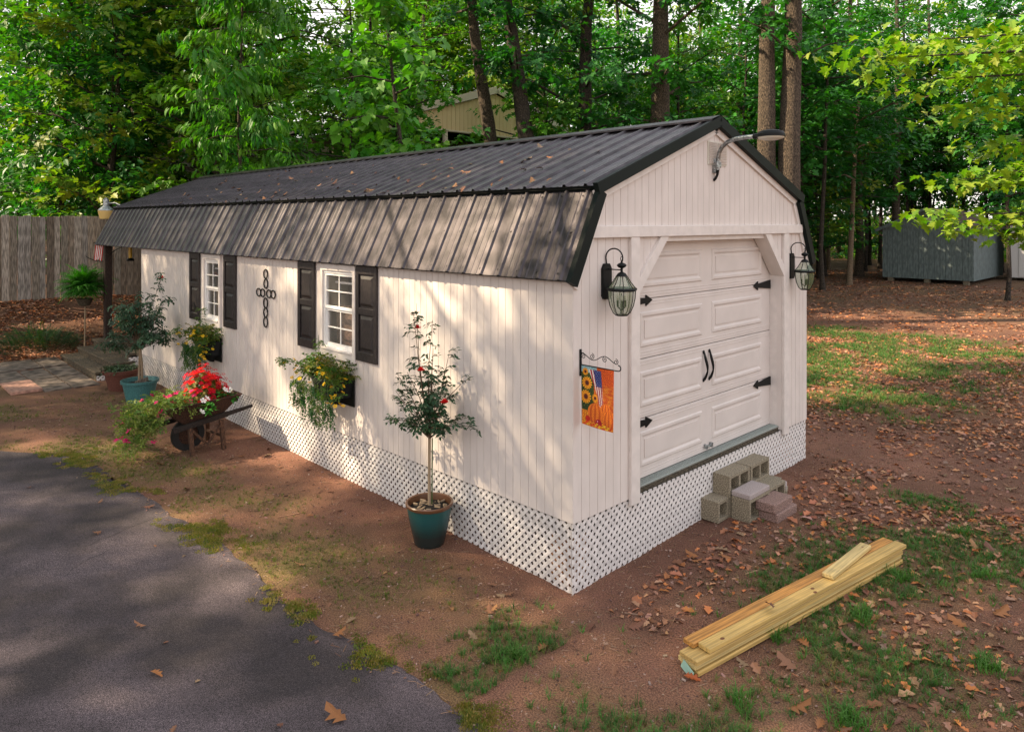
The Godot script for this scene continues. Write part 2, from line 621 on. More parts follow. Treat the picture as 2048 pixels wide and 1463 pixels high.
func window_unit(barn: Node, z0: float, z1: float) -> void:
	# z0..z1 the outer trim; sill apron low at 1.38
	var w := MB.new()
	for q in [[z0, 1.375, z0 + 0.055, 2.43], [z1 - 0.055, 1.375, z1, 2.43], [z0 + 0.055, 2.36, z1 - 0.055, 2.43], [z0 + 0.055, 1.375, z1 - 0.055, 1.475]]:
		w.b(Vector3(-0.03, q[1], q[0]), Vector3(0.012, q[3], q[2]), 0.003)
	w.b(Vector3(-0.045, 1.462, z0 + 0.06), Vector3(-0.0005, 1.482, z1 - 0.06), 0.003)
	var o := part("window", w, M.trim, barn)
	var f := MB.new()
	var a := z0 + 0.055
	var b := z1 - 0.055
	f.b(Vector3(-0.012, 1.476, a), Vector3(0.05, 2.36, a + 0.018), 0.003)
	f.b(Vector3(-0.012, 1.476, b - 0.018), Vector3(0.05, 2.36, b), 0.003)
	f.b(Vector3(-0.012, 2.33, a + 0.018), Vector3(0.05, 2.36, b - 0.018), 0.003)
	f.b(Vector3(-0.012, 1.476, a + 0.018), Vector3(0.05, 1.5, b - 0.018), 0.003)
	part("frame", f, M.vinyl, o)
	for sash in 2:
		var lo: float = 1.5 if sash == 0 else 1.925
		var hi: float = 1.925 if sash == 0 else 2.33
		var x: float = 0.03 if sash == 0 else 0.012
		var s := MB.new()
		s.b(Vector3(x - 0.014, lo, a + 0.018), Vector3(x + 0.014, hi, a + 0.04), 0.002)
		s.b(Vector3(x - 0.014, lo, b - 0.04), Vector3(x + 0.014, hi, b - 0.018), 0.002)
		s.b(Vector3(x - 0.014, lo, a + 0.04), Vector3(x + 0.014, lo + 0.032, b - 0.04), 0.002)
		s.b(Vector3(x - 0.014, hi - 0.028, a + 0.04), Vector3(x + 0.014, hi, b - 0.04), 0.002)
		part("sash", s, M.vinyl, o)
		var mz := (a + b) * 0.5
		var my := (lo + hi) * 0.5
		box_part("muntin", Vector3(x - 0.011, lo + 0.032, mz - 0.007), Vector3(x - 0.003, hi - 0.028, mz + 0.007), M.vinyl, o)
		box_part("muntin", Vector3(x - 0.0105, my - 0.007, a + 0.04), Vector3(x - 0.0035, my + 0.007, mz - 0.007), M.vinyl, o)
		box_part("muntin", Vector3(x - 0.0105, my - 0.007, mz + 0.007), Vector3(x - 0.0035, my + 0.007, b - 0.04), M.vinyl, o)
		for k in 4:
			var zz := a + 0.04 if k % 2 == 0 else mz
			var yy := lo + 0.032 if k < 2 else my
			var p := MB.new()
			p.poly([Vector3(x, yy, zz), Vector3(x, yy, zz + mz - a - 0.04), Vector3(x, yy + my - lo - 0.032, zz + mz - a - 0.04), Vector3(x, yy + my - lo - 0.032, zz)], Vector3.LEFT)
			part("pane", p, M.glass, o)
	# what shows behind the glass: a brown panel low down, a white rail with two rings near the top
	box_part("brown_panel", Vector3(0.16, 1.46, a), Vector3(0.18, 1.95, b + 0.5), M.wood_in, o)
	box_part("curtain_rail", Vector3(0.14, 2.2, a), Vector3(0.155, 2.222, b + 0.3), M.white, o)
	for k in 2:
		var ring := TorusMesh.new()
		ring.inner_radius = 0.02
		ring.outer_radius = 0.026
		ring.rings = 12
		ring.ring_segments = 5
		var r := part("ring", ring, M.white, o)
		r.position = Vector3(0.14, 2.175, (a + b) * 0.5 + 0.1 + 0.11 * k)
		r.rotation.z = PI / 2


func shutter(barn: Node, z0: float, z1: float) -> void:
	var y0 := 1.42
	var y1 := 2.44
	var s := MB.new()
	s.b(Vector3(-0.03, y0, z0), Vector3(-0.0005, y1, z0 + 0.055), 0.004)
	s.b(Vector3(-0.03, y0, z1 - 0.055), Vector3(-0.0005, y1, z1), 0.004)
	for q in [[y0, y0 + 0.1], [y0 + 0.5, y0 + 0.57], [y1 - 0.09, y1]]:
		s.b(Vector3(-0.0295, q[0], z0 + 0.055), Vector3(-0.0005, q[1], z1 - 0.055), 0.004)
	var o := part("shutter", s, M.shutter, barn)
	for q in [[y0 + 0.1, y0 + 0.5], [y0 + 0.57, y1 - 0.09]]:
		var p := MB.new()
		p.b(Vector3(-0.01, q[0], z0 + 0.055), Vector3(-0.001, q[1], z1 - 0.055))
		var a := 0.018
		var b := 0.05
		var inner := [Vector3(-0.027, q[0] + b, z0 + 0.055 + b), Vector3(-0.027, q[0] + b, z1 - 0.055 - b), Vector3(-0.027, q[1] - b, z1 - 0.055 - b), Vector3(-0.027, q[1] - b, z0 + 0.055 + b)]
		var outer := [Vector3(-0.0105, q[0] + a, z0 + 0.055 + a), Vector3(-0.0105, q[0] + a, z1 - 0.055 - a), Vector3(-0.0105, q[1] - a, z1 - 0.055 - a), Vector3(-0.0105, q[1] - a, z0 + 0.055 + a)]
		p.poly(inner, Vector3.LEFT)
		for k in 4:
			p.poly([outer[k], outer[(k + 1) % 4], inner[(k + 1) % 4], inner[k]], Vector3.LEFT)
		part("raised_panel", p, M.shutter, o)


func barn() -> Node3D:
	var o := thing("garden_barn", "long white gambrel-roofed barn with dark ribbed metal roof and garage door", "shed")
	# gable outline: u = x
	var ol := PackedVector2Array([Vector2(0, HW), Vector2(W, HW), Vector2(W, 2.6), Vector2(3.975, 3.185), Vector2(W / 2, 3.885), Vector2(0.295, 3.185), Vector2(0, 2.6)])
	var door := rect(0.845, HW - 0.2, 3.61, 2.78)
	var tf := Transform3D()
	var s := MB.new()
	for p in clipped(ol, [rect(0.845, 0.3, 3.61, 2.735)]):
		s.prism(p, -0.05, 0.0078, tf)
	var fw := part("gable_wall", s, M.siding, o)
	siding(fw, tf, ol, [rect(0.80, 0.0, 3.64, 2.79)], 0.0, W, 0.1016, 0.008, 0.0122, M.siding)
	# knee fillers behind the braces
	for q in [[[0.842, 2.343], [1.255, 2.778], [0.842, 2.778]], [[3.613, 2.343], [3.613, 2.778], [3.2, 2.778]]]:
		var pl := PackedVector2Array()
		for e in q:
			pl.append(Vector2(e[0], e[1]))
		s = MB.new()
		s.prism(pl, -0.12, 0.0078, tf)
		part("corner_filler", s, M.siding, fw)
		siding(fw, tf, pl, [], minf(q[0][0], q[2][0]), maxf(q[0][0], q[1][0]), 0.1016, 0.008, 0.0112, M.siding)
	# trim on the gable
	for q in [[Vector3(0.19, 2.78, 0.012), Vector3(4.08, 2.878, 0.05), "beam"], [Vector3(0.72, HW - 0.05, 0.011), Vector3(0.845, 2.78, 0.045), "door_post"], [Vector3(3.61, HW - 0.05, 0.011), Vector3(3.735, 2.78, 0.045), "door_post"]]:
		box_part(q[2], q[0], q[1], M.trim, o, 0.004)
	box_part("jamb", Vector3(0.825, HW, -0.14), Vector3(0.8449, 2.78, 0.010), M.trim, o)
	box_part("jamb", Vector3(3.6101, HW, -0.14), Vector3(3.63, 2.78, 0.010), M.trim, o)
	box_part("head_jamb", Vector3(0.845, 2.735, -0.14), Vector3(3.61, 2.779, 0.009), M.trim, o)
	for sg in [0, 1]:
		var fx := func(x: float) -> float: return x if sg == 0 else W + 0.185 - x
		s = MB.new()
		var pl := PackedVector2Array([Vector2(fx.call(0.8455), 2.3), Vector2(fx.call(0.8455), 2.43), Vector2(fx.call(1.17), 2.7795), Vector2(fx.call(1.295), 2.7795)])
		s.prism(pl, -0.118, 0.04, tf)
		part("door_brace", s, M.trim, o)
	# garage door of four sections
	var dm := MB.new()
	dm.b(Vector3(0.845, 0.6, -0.2), Vector3(3.61, 2.75, -0.165))
	var gd := part("garage_door", dm, M.door, o)
	for k in 4:
		var y0 := 0.6 + 0.5375 * k
		s = MB.new()
		s.b(Vector3(0.848, y0 + 0.004, -0.165), Vector3(3.607, y0 + 0.5335, -0.13), 0.003)
		for yy in [y0 + 0.03, y0 + 0.055, y0 + 0.482, y0 + 0.507]:
			s.b(Vector3(0.85, yy, -0.13), Vector3(3.605, yy + 0.012, -0.1265), 0.002)
		part("door_section", s, M.door, gd)
		for c in [[1.07, 2.13], [2.32, 3.4]]:
			var a := Vector3(c[0], y0 + 0.105, -0.1295)
			var b := Vector3(c[1], y0 + 0.425, -0.1295)
			s = MB.new()
			var loops := [[0.0, 0.0], [0.012, 0.012], [0.035, 0.012], [0.075, -0.012], [0.078, 0.008]]
			for e in loops.size() - 1:
				var ring := []
				for l in [loops[e], loops[e + 1]]:
					ring.append([Vector3(a.x + l[0], a.y + l[0], a.z + l[1]), Vector3(b.x - l[0], a.y + l[0], a.z + l[1]), Vector3(b.x - l[0], b.y - l[0], a.z + l[1]), Vector3(a.x + l[0], b.y - l[0], a.z + l[1])])
				for g in 4:
					s.poly([ring[0][g], ring[0][(g + 1) % 4], ring[1][(g + 1) % 4], ring[1][g]], Vector3(0, 0, 1))
			s.poly([Vector3(a.x + 0.078, a.y + 0.078, a.z + 0.008), Vector3(b.x - 0.078, a.y + 0.078, a.z + 0.008), Vector3(b.x - 0.078, b.y - 0.078, a.z + 0.008), Vector3(a.x + 0.078, b.y - 0.078, a.z + 0.008)], Vector3(0, 0, 1))
			part("raised_panel", s, M.door, gd)
	# strap hinges, handles, latch
	for q in [[0.86, 2.2, 1], [0.86, 1.1, 1], [3.6, 2.2, -1], [3.6, 1.1, -1]]:
		s = MB.new()
		var x: float = q[0]
		var d: float = q[2]
		var pl := PackedVector2Array([Vector2(x, q[1] - 0.05), Vector2(x + d * 0.3, q[1] - 0.022), Vector2(x + d * 0.3, q[1] - 0.05), Vector2(x + d * 0.34, q[1] - 0.03), Vector2(x + d * 0.4, q[1]), Vector2(x + d * 0.34, q[1] + 0.03), Vector2(x + d * 0.3, q[1] + 0.05), Vector2(x + d * 0.3, q[1] + 0.022), Vector2(x, q[1] + 0.05)])
		if d < 0:
			pl.reverse()
		s.prism(pl, -0.1255, -0.114, tf)
		part("strap_hinge", s, M.iron, gd)
	for x in [2.165, 2.275]:
		s = MB.new()
		var pts := []
		var rr := []
		for k in 13:
			var f := k / 12.0
			pts.append(Vector3(x + 0.012 * sin(f * TAU), 1.33 + 0.27 * f, -0.118 + 0.035 * sin(f * PI)))
			rr.append(0.008 + 0.006 * absf(cos(f * PI * 1.5)))
		s.tube(pts, rr, 8)
		for yy in [1.325, 1.605]:
			s.lathe([Vector2(0, 0.012), Vector2(0.016, 0.006), Vector2(0.02, 0)], 10, Transform3D(Basis(Vector3.RIGHT, PI / 2), Vector3(x, yy, -0.126)))
		part("pull_handle", s, M.iron, gd)
	s = MB.new()
	s.tube([Vector3(2.16, 0.655, -0.105), Vector3(2.3, 0.655, -0.105)], [0.009, 0.009], 8)
	for x in [2.18, 2.28]:
		s.b(Vector3(x - 0.012, 0.635, -0.126), Vector3(x + 0.012, 0.68, -0.09), 0.003)
	part("slide_bolt", s, M.galv, gd)
	# sill: tread plate over a rim board
	s = MB.new()
	s.b(Vector3(0.846, 0.585, -0.2), Vector3(3.609, 0.6, -0.025), 0.002)
	var sill := part("door_sill", s, M.plate, o)
	s = MB.new()
	for k in 92:
		for r in 3:
			var x := 0.87 + k * 0.0298 + 0.01 * (r % 2)
			s.bar(Vector3(x, 0.6035, -0.118 + r * 0.03), Vector3(x + 0.014, 0.6035, -0.096 + r * 0.03), 0.006, 0.008, Vector3.UP)
	part("tread_bumps", s, M.plate, sill).set_meta("kind", "stuff")
	box_part("rim_board", Vector3(0.846, 0.53, -0.07), Vector3(3.609, 0.5845, -0.03), M.rimboard, o, 0.003)
	# side wall with two window openings
	var ops := [[-7.28, -6.64], [-3.81, -3.07]]
	s = MB.new()
	var zz := -LEN
	for q in ops:
		s.b(Vector3(0.0042, HW, zz), Vector3(0.06, 2.5, q[0] + 0.06))
		s.b(Vector3(0.0042, HW, q[0] + 0.06), Vector3(0.06, 1.47, q[1] - 0.06))
		s.b(Vector3(0.0042, 2.37, q[0] + 0.06), Vector3(0.06, 2.5, q[1] - 0.06))
		zz = q[1] - 0.06
	s.b(Vector3(0.0042, HW, zz), Vector3(0.06, 2.5, -0.051))
	var sw := part("side_wall", s, M.siding, o)
	var holes := []
	for q in ops:
		holes.append(rect(q[0] + 0.05, 1.46, q[1] - 0.05, 2.38))
	siding(sw, T_SIDE, rect(-LEN, HW, 0.0115, 2.56), holes, -LEN, 0.0115, 0.0915, -0.0040, 0.0, M.siding)
	for q in ops:
		window_unit(o, q[0], q[1])
	for q in [[-7.8, -7.41], [-6.52, -6.12], [-4.345, -3.95], [-3.055, -2.66]]:
		shutter(o, q[0], q[1])
	# the two walls that are out of sight, floor, ceiling
	box_part("far_side_wall", Vector3(W - 0.05, HW, -LEN), Vector3(W, 2.6, -0.051), M.siding, o)
	s = MB.new()
	s.prism(ol, -LEN - 0.05, -LEN, tf)
	part("porch_wall", s, M.siding, o)
	box_part("floor", Vector3(0.02, HW - 0.14, -LEN), Vector3(W - 0.02, HW - 0.002, -0.06), M.rimboard, o)
	# porch at the far end
	box_part("porch_floor", Vector3(-0.03, HW - 0.06, -PORCH), Vector3(W, HW, -LEN - 0.051), M.deckwood, o, 0.004)
	for x in [0.03, 2.07, 4.11]:
		box_part("porch_post", Vector3(x, HW, -12.56), Vector3(x + 0.13, 2.6 if x != 2.07 else 3.6, -12.43), M.postwood, o, 0.006)
	box_part("porch_beam", Vector3(0.03, 2.45, -12.43), Vector3(0.13, 2.58, -LEN - 0.06), M.postwood, o)
	s = MB.new()
	s.prism(PackedVector2Array([Vector2(0.2, 2.75), Vector2(W - 0.2, 2.75), Vector2(3.975, 3.185), Vector2(W / 2, 3.885), Vector2(0.295, 3.185)]), -12.56, -12.5, tf)
	part("porch_gable", s, M.siding, o)
	roof(o)
	# skirt of lattice
	var sk := box_part("lattice_skirt", Vector3(0.06, HW - 0.14, -0.10), Vector3(0.12, HW - 0.002, -0.062), M.rimboard, o)
	lattice(sk, Transform3D(Basis(), Vector3(0, 0, 0.002)), 0.004, W - 0.004, -0.13, HW - 0.006, func(_u): return true)
	lattice(sk, T_SIDE.translated(Vector3(0.008, 0, 0)), -PORCH, -0.014, -0.06, HW - 0.006, func(u): return u > -6.0)
	lattice(sk, Transform3D(Basis(), Vector3(0, 0, -LEN - 0.1)), -0.19, -0.006, 0.05, 0.505, func(_u): return false)
	lattice(sk, Transform3D(Basis(), Vector3(0, 0, -LEN - 0.02)), -0.72, -0.2, 0.05, 0.27, func(_u): return false)
	box_part("unseen_skirt_board", Vector3(W - 0.04, -0.15, -PORCH), Vector3(W - 0.02, HW - 0.003, -0.02), M.rimboard, sk)  # unseen far sides closed to keep daylight from behind the lattice
	box_part("unseen_skirt_board", Vector3(0.05, -0.15, -PORCH), Vector3(W - 0.041, HW - 0.07, -PORCH + 0.02), M.rimboard, sk)
	for k in 8:  # joists out of view, they deepen the dark behind the lattice
		box_part("unseen_floor_joist", Vector3(0.05, HW - 0.3, -0.6 - k * 1.25), Vector3(W - 0.05, HW - 0.141, -0.55 - k * 1.25), M.rimboard, sk)
	for q in [[0.07, -0.09], [3.9, -0.09], [0.07, -3.4], [0.07, -7.0]]:
		box_part("pier", Vector3(q[0], -0.1, q[1] - 0.19), Vector3(q[0] + 0.24, HW - 0.15, q[1]), M.pine_orange, o)
	# gable vent
	s = MB.new()
	s.b(Vector3(2.0, 3.47, 0.012), Vector3(2.36, 3.7, 0.02))
	var ve := part("gable_vent", s, M.lens, o)
	for k in 13:
		s = MB.new()
		s.bar(Vector3(2.015, 3.487 + k * 0.0165, 0.026), Vector3(2.17, 3.487 + k * 0.0165, 0.026), 0.011, 0.005, Vector3(0, 1, 0.7))
		s.bar(Vector3(2.19, 3.487 + k * 0.0165, 0.026), Vector3(2.345, 3.487 + k * 0.0165, 0.026), 0.011, 0.005, Vector3(0, 1, 0.7))
		part("louvre", s, M.trim, ve)
	# steps up to the porch
	for q in [[-0.74, 0.33, -0.44, "tread"], [-0.46, 0.445, -0.1, "tread"]]:
		var mid: float = (q[0] + q[2]) * 0.5
		var p := box_part("porch_step", Vector3(q[0], q[1] - 0.04, -12.5), Vector3(mid - 0.004, q[1], -10.12), M.deckwood, o, 0.006)
		box_part("step_board", Vector3(mid + 0.004, q[1] - 0.04, -12.5), Vector3(q[2], q[1] - 0.002, -10.12), M.deckwood, p, 0.006)
		box_part("riser", Vector3(q[0] + 0.02, q[1] - 0.17, -12.48), Vector3(q[0] + 0.045, q[1] - 0.041, -10.14), M.deckwood, p)
	box_part("stringer", Vector3(-0.72, 0.1, -12.47), Vector3(-0.03, 0.29, -12.43), M.deckwood, o)
	box_part("deck_edge", Vector3(-0.16, HW - 0.045, -12.66), Vector3(-0.031, HW - 0.002, -10.3), M.deckwood, o, 0.005)
	box_part("riser", Vector3(-0.14, HW - 0.16, -12.6), Vector3(-0.11, HW - 0.046, -10.32), M.deckwood, o)
	return o


func roof(o: Node) -> void:
	var up_a := Vector3(W / 2, 3.925, 0)
	var up_b := Vector3(0.22, 3.2, 0)
	var lo_a := Vector3(0.275, 3.195, 0)
	var lo_b := Vector3(-0.095, 2.455, 0)
	# deck under the metal, keeps the sky out
	var s := MB.new()
	for sg in [0, 1]:
		var fx := func(p: Vector3) -> Vector3: return p if sg == 0 else Vector3(W - p.x, p.y, p.z)
		for e in [[up_a, up_b], [lo_a, lo_b]]:
			var p: Vector3 = fx.call(e[0])
			var q: Vector3 = fx.call(e[1])
			var nn := Vector3(p.y - q.y, q.x - p.x, 0).normalized()
			if nn.y < 0:
				nn = -nn
			for off in [0.006, 0.024]:
				s.poly([p - nn * off, q - nn * off, q - nn * off + Vector3(0, 0, -PORCH), p - nn * off + Vector3(0, 0, -PORCH)], nn if off == 0.006 else -nn)
			s.poly([p - nn * 0.006, q - nn * 0.006, q - nn * 0.024, p - nn * 0.024], Vector3(0, 0, 1))
	var r := part("roof", s, M.dark, o)
	var screws := []
	for kind in 2:
		var p := up_a if kind == 0 else lo_a
		var q := up_b if kind == 0 else lo_b
		var ln := p.distance_to(q)
		var pan := MB.new()
		var prof := [[0.0, 0.0]]
		for k in 4:
			var c := 0.2286 * (k + 0.5)
			prof.append_array([[c - 0.024, 0.0], [c - 0.011, 0.02], [c + 0.011, 0.02], [c + 0.024, 0.0]])
			for d in [0.075, 0.15]:
				if c + d < 0.9:
					prof.append_array([[c + d - 0.014, 0.0], [c + d - 0.006, 0.0035], [c + d + 0.006, 0.0035], [c + d + 0.014, 0.0]])
		prof.append([0.9144, 0.0])
		prof.sort_custom(func(a, b): return a[0] < b[0])
		for k in prof.size() - 1:
			var a: Array = prof[k]
			var b: Array = prof[k + 1]
			pan.poly([Vector3(0, a[1], -a[0]), Vector3(ln, a[1], -a[0]), Vector3(ln, b[1], -b[0]), Vector3(0, b[1], -b[0])], Vector3.UP)
		var pm := pan.mesh()
		for sg in [0, 1]:
			var d := (q - p).normalized()
			var nn := Vector3(-d.y, d.x, 0) if -d.y * 0 + d.x > 0 else Vector3(d.y, -d.x, 0)
			for k in 14:
				var e := part("roof_panel", pm, M.roof, r)
				if sg == 0:
					e.transform = Transform3D(Basis(d, nn, d.cross(nn)), p + Vector3(0, 0, 0.07 - 0.9128 * k))
					if d.cross(nn).z < 0:
						e.transform = Transform3D(Basis(d, nn, -d.cross(nn)), e.transform.origin)
				else:
					var d2 := Vector3(-d.x, d.y, 0)
					var n2 := Vector3(-nn.x, nn.y, 0)
					e.transform = Transform3D(Basis(d2, n2, d2.cross(n2)), Vector3(W - p.x, p.y, 0.07 - 0.9128 * (k + 1)))
				if sg == 0:
					for a in 4:
						for fr in [0.1, 0.5, 0.93]:
							screws.append(Transform3D(Basis(d, nn, d.cross(nn)), p + d * ln * fr + Vector3(0, 0, 0.07 - 0.9128 * k - 0.2286 * (a + 0.5) - 0.04) + nn * 0.003))
	var sc := MB.new()
	sc.lathe([Vector2(0, 0.006), Vector2(0.006, 0.005), Vector2(0.009, 0.0)], 6)
	many("screw", sc.mesh(), M.roof, screws, [], r)
	# ridge cap
	s = MB.new()
	for sg in [-1.0, 1.0]:
		var a := Vector3(W / 2, 3.957, 0.08)
		var b := Vector3(W / 2 + sg * 0.16, 3.957 - 0.05, 0.08)
		var e := Vector3(0, 0, -PORCH - 0.14)
		s.poly([a, b, b + e, a + e], Vector3.UP)
		s.poly([b, b + Vector3(0, -0.018, 0), b + e + Vector3(0, -0.018, 0), b + e], Vector3(sg, 0, 0))
	part("ridge_cap", s, M.roof, r)
	# dark rake trim along the gable's edges, white boards below it
	for sg in [0, 1]:
		var fx := func(x: float) -> float: return x if sg == 0 else W - x
		for e in [[[W / 2, 3.935], [0.215, 3.21], 0.085, 0.035, 0.085], [[0.262, 3.17], [-0.1, 2.445], 0.085, 0.03, 0.08]]:
			var p := Vector2(fx.call(e[0][0]), e[0][1])
			var q := Vector2(fx.call(e[1][0]), e[1][1])
			var d := (q - p).normalized()
			var nn := Vector2(d.y, -d.x)
			if nn.y > 0:
				nn = -nn
			s = MB.new()
			s.prism(PackedVector2Array([p - nn * 0.012, q - nn * 0.012, q + nn * e[2], p + nn * e[2]]), e[3], e[4], Transform3D())
			part("rake_trim", s, M.rake, r)
			s = MB.new()
			s.prism(PackedVector2Array([p + nn * 0.055, q + nn * 0.055, q + nn * 0.15, p + nn * 0.15]), 0.0125, 0.034 if e[2] > 0.08 else 0.03, Transform3D())
			part("rake_board", s, M.trim, r)
	# dark strip in the gap under the upper roof edge
	s = MB.new()
	s.poly([Vector3(0.225, 3.195, 0.03), Vector3(0.275, 3.14, 0.03), Vector3(0.275, 3.14, -PORCH), Vector3(0.225, 3.195, -PORCH)], Vector3.LEFT)
	part("dark_knee_strip", s, M.rake, r)


# ---------------------------------------------------------------- fittings on the barn
func lantern(at: Vector3, label: String) -> void:
	var o := thing("wall_lantern", label, "lantern", at, 0.0, "carriage lanterns beside the garage door")
	# at = wall point at rim height; the body hangs 0.18 m out
	var d := 0.18
	var s := MB.new()
	s.prism(PackedVector2Array([Vector2(-0.055, -0.06), Vector2(-0.035, -0.09), Vector2(0.035, -0.09), Vector2(0.055, -0.06), Vector2(0.055, 0.16), Vector2(0.03, 0.2), Vector2(-0.03, 0.2), Vector2(-0.055, 0.16)]), 0.013, 0.04, Transform3D())
	part("back_plate", s, M.iron, o)
	var pts := []
	var rr := []
	for k in 15:
		var a := PI * (1.0 - k / 14.0 * 1.25)
		pts.append(Vector3(0, 0.25 + 0.075 * sin(a) + 0.0 * k, 0.105 + 0.085 * cos(a)))
		rr.append(0.006)
	pts.push_front(Vector3(0, 0.18, 0.03))
	rr.append(0.006)
	s = MB.new()
	s.tube(pts, rr, 7)
	s.tube([Vector3(0, 0.155, 0.03), Vector3(0, 0.155, d)], [0.005, 0.005], 6)
	part("scroll_arm", s, M.iron, o)
	var t := Transform3D(Basis(), Vector3(0, 0, d))
	var tor := TorusMesh.new()
	tor.inner_radius = 0.012
	tor.outer_radius = 0.018
	tor.rings = 14
	tor.ring_segments = 6
	var ring := part("hanging_ring", tor, M.iron, o)
	ring.position = Vector3(0, 0.245, d)
	ring.rotation.x = PI / 2
	s = MB.new()
	s.lathe([Vector2(0.0, 0.235), Vector2(0.006, 0.232), Vector2(0.008, 0.215), Vector2(0.03, 0.205), Vector2(0.041, 0.192), Vector2(0.03, 0.178), Vector2(0.01, 0.168), Vector2(0.01, 0.14), Vector2(0.032, 0.128), Vector2(0.048, 0.105), Vector2(0.0, 0.104)], 16, t)
	part("finial_cap", s, M.iron, o)
	s = MB.new()
	s.lathe([Vector2(0.1, -0.012), Vector2(0.116, -0.012), Vector2(0.126, 0.0), Vector2(0.118, 0.013), Vector2(0.1, 0.013), Vector2(0.1, -0.012)], 8, t)
	part("rim", s, M.iron, o)
	var upper := [Vector2(0.045, 0.104), Vector2(0.075, 0.055), Vector2(0.11, 0.012)]
	var lower := [Vector2(0.112, -0.012), Vector2(0.108, -0.07), Vector2(0.095, -0.13), Vector2(0.07, -0.185), Vector2(0.048, -0.205)]
	for k in 8:
		for prof in [upper, lower]:
			s = MB.new()
			for e in prof.size() - 1:
				var q := []
				for f in [[k, e], [k + 1, e], [k + 1, e + 1], [k, e + 1]]:
					var a: float = TAU * f[0] / 8.0
					q.append(t * Vector3(cos(a) * prof[f[1]].x * 0.985, prof[f[1]].y, sin(a) * prof[f[1]].x * 0.985))
				s.poly(q, Vector3(cos(TAU * (k + 0.5) / 8.0), 0, sin(TAU * (k + 0.5) / 8.0)))
			part("pane", s, M.lamp_glass, o)
			var line := []
			var rad := []
			for p in prof:
				line.append(t * Vector3(cos(TAU * k / 8.0) * p.x, p.y, sin(TAU * k / 8.0) * p.x))
				rad.append(0.0035)
			s = MB.new()
			s.tube(line, rad, 5)
			part("rib", s, M.iron, o)
	s = MB.new()
	s.lathe([Vector2(0.0, -0.212), Vector2(0.05, -0.21), Vector2(0.053, -0.2), Vector2(0.0, -0.199)], 8, t)
	part("base_ring", s, M.iron, o)
	s = MB.new()
	s.tube([t * Vector3(0, -0.2, 0), t * Vector3(0, -0.03, 0)], [0.004, 0.004], 6)
	for a in [0.3, 0.3 + TAU / 3, 0.3 + TAU * 2 / 3]:
		var p := Vector3(cos(a) * 0.035, -0.14, sin(a) * 0.035)
		s.tube([t * Vector3(0, -0.17, 0), t * p], [0.004, 0.006], 6)
		s.tube([t * p, t * (p + Vector3(0, 0.05, 0))], [0.009, 0.009], 8)
	part("candle_cluster", s, M.iron, o)
	for a in [0.3, 0.3 + TAU / 3, 0.3 + TAU * 2 / 3]:
		s = MB.new()
		s.lathe([Vector2(0.004, 0.0), Vector2(0.011, 0.015), Vector2(0.008, 0.035), Vector2(0.0, 0.05)], 8, t.translated(Vector3(cos(a) * 0.035, -0.09, sin(a) * 0.035)))
		part("bulb", s, M.lens, o)


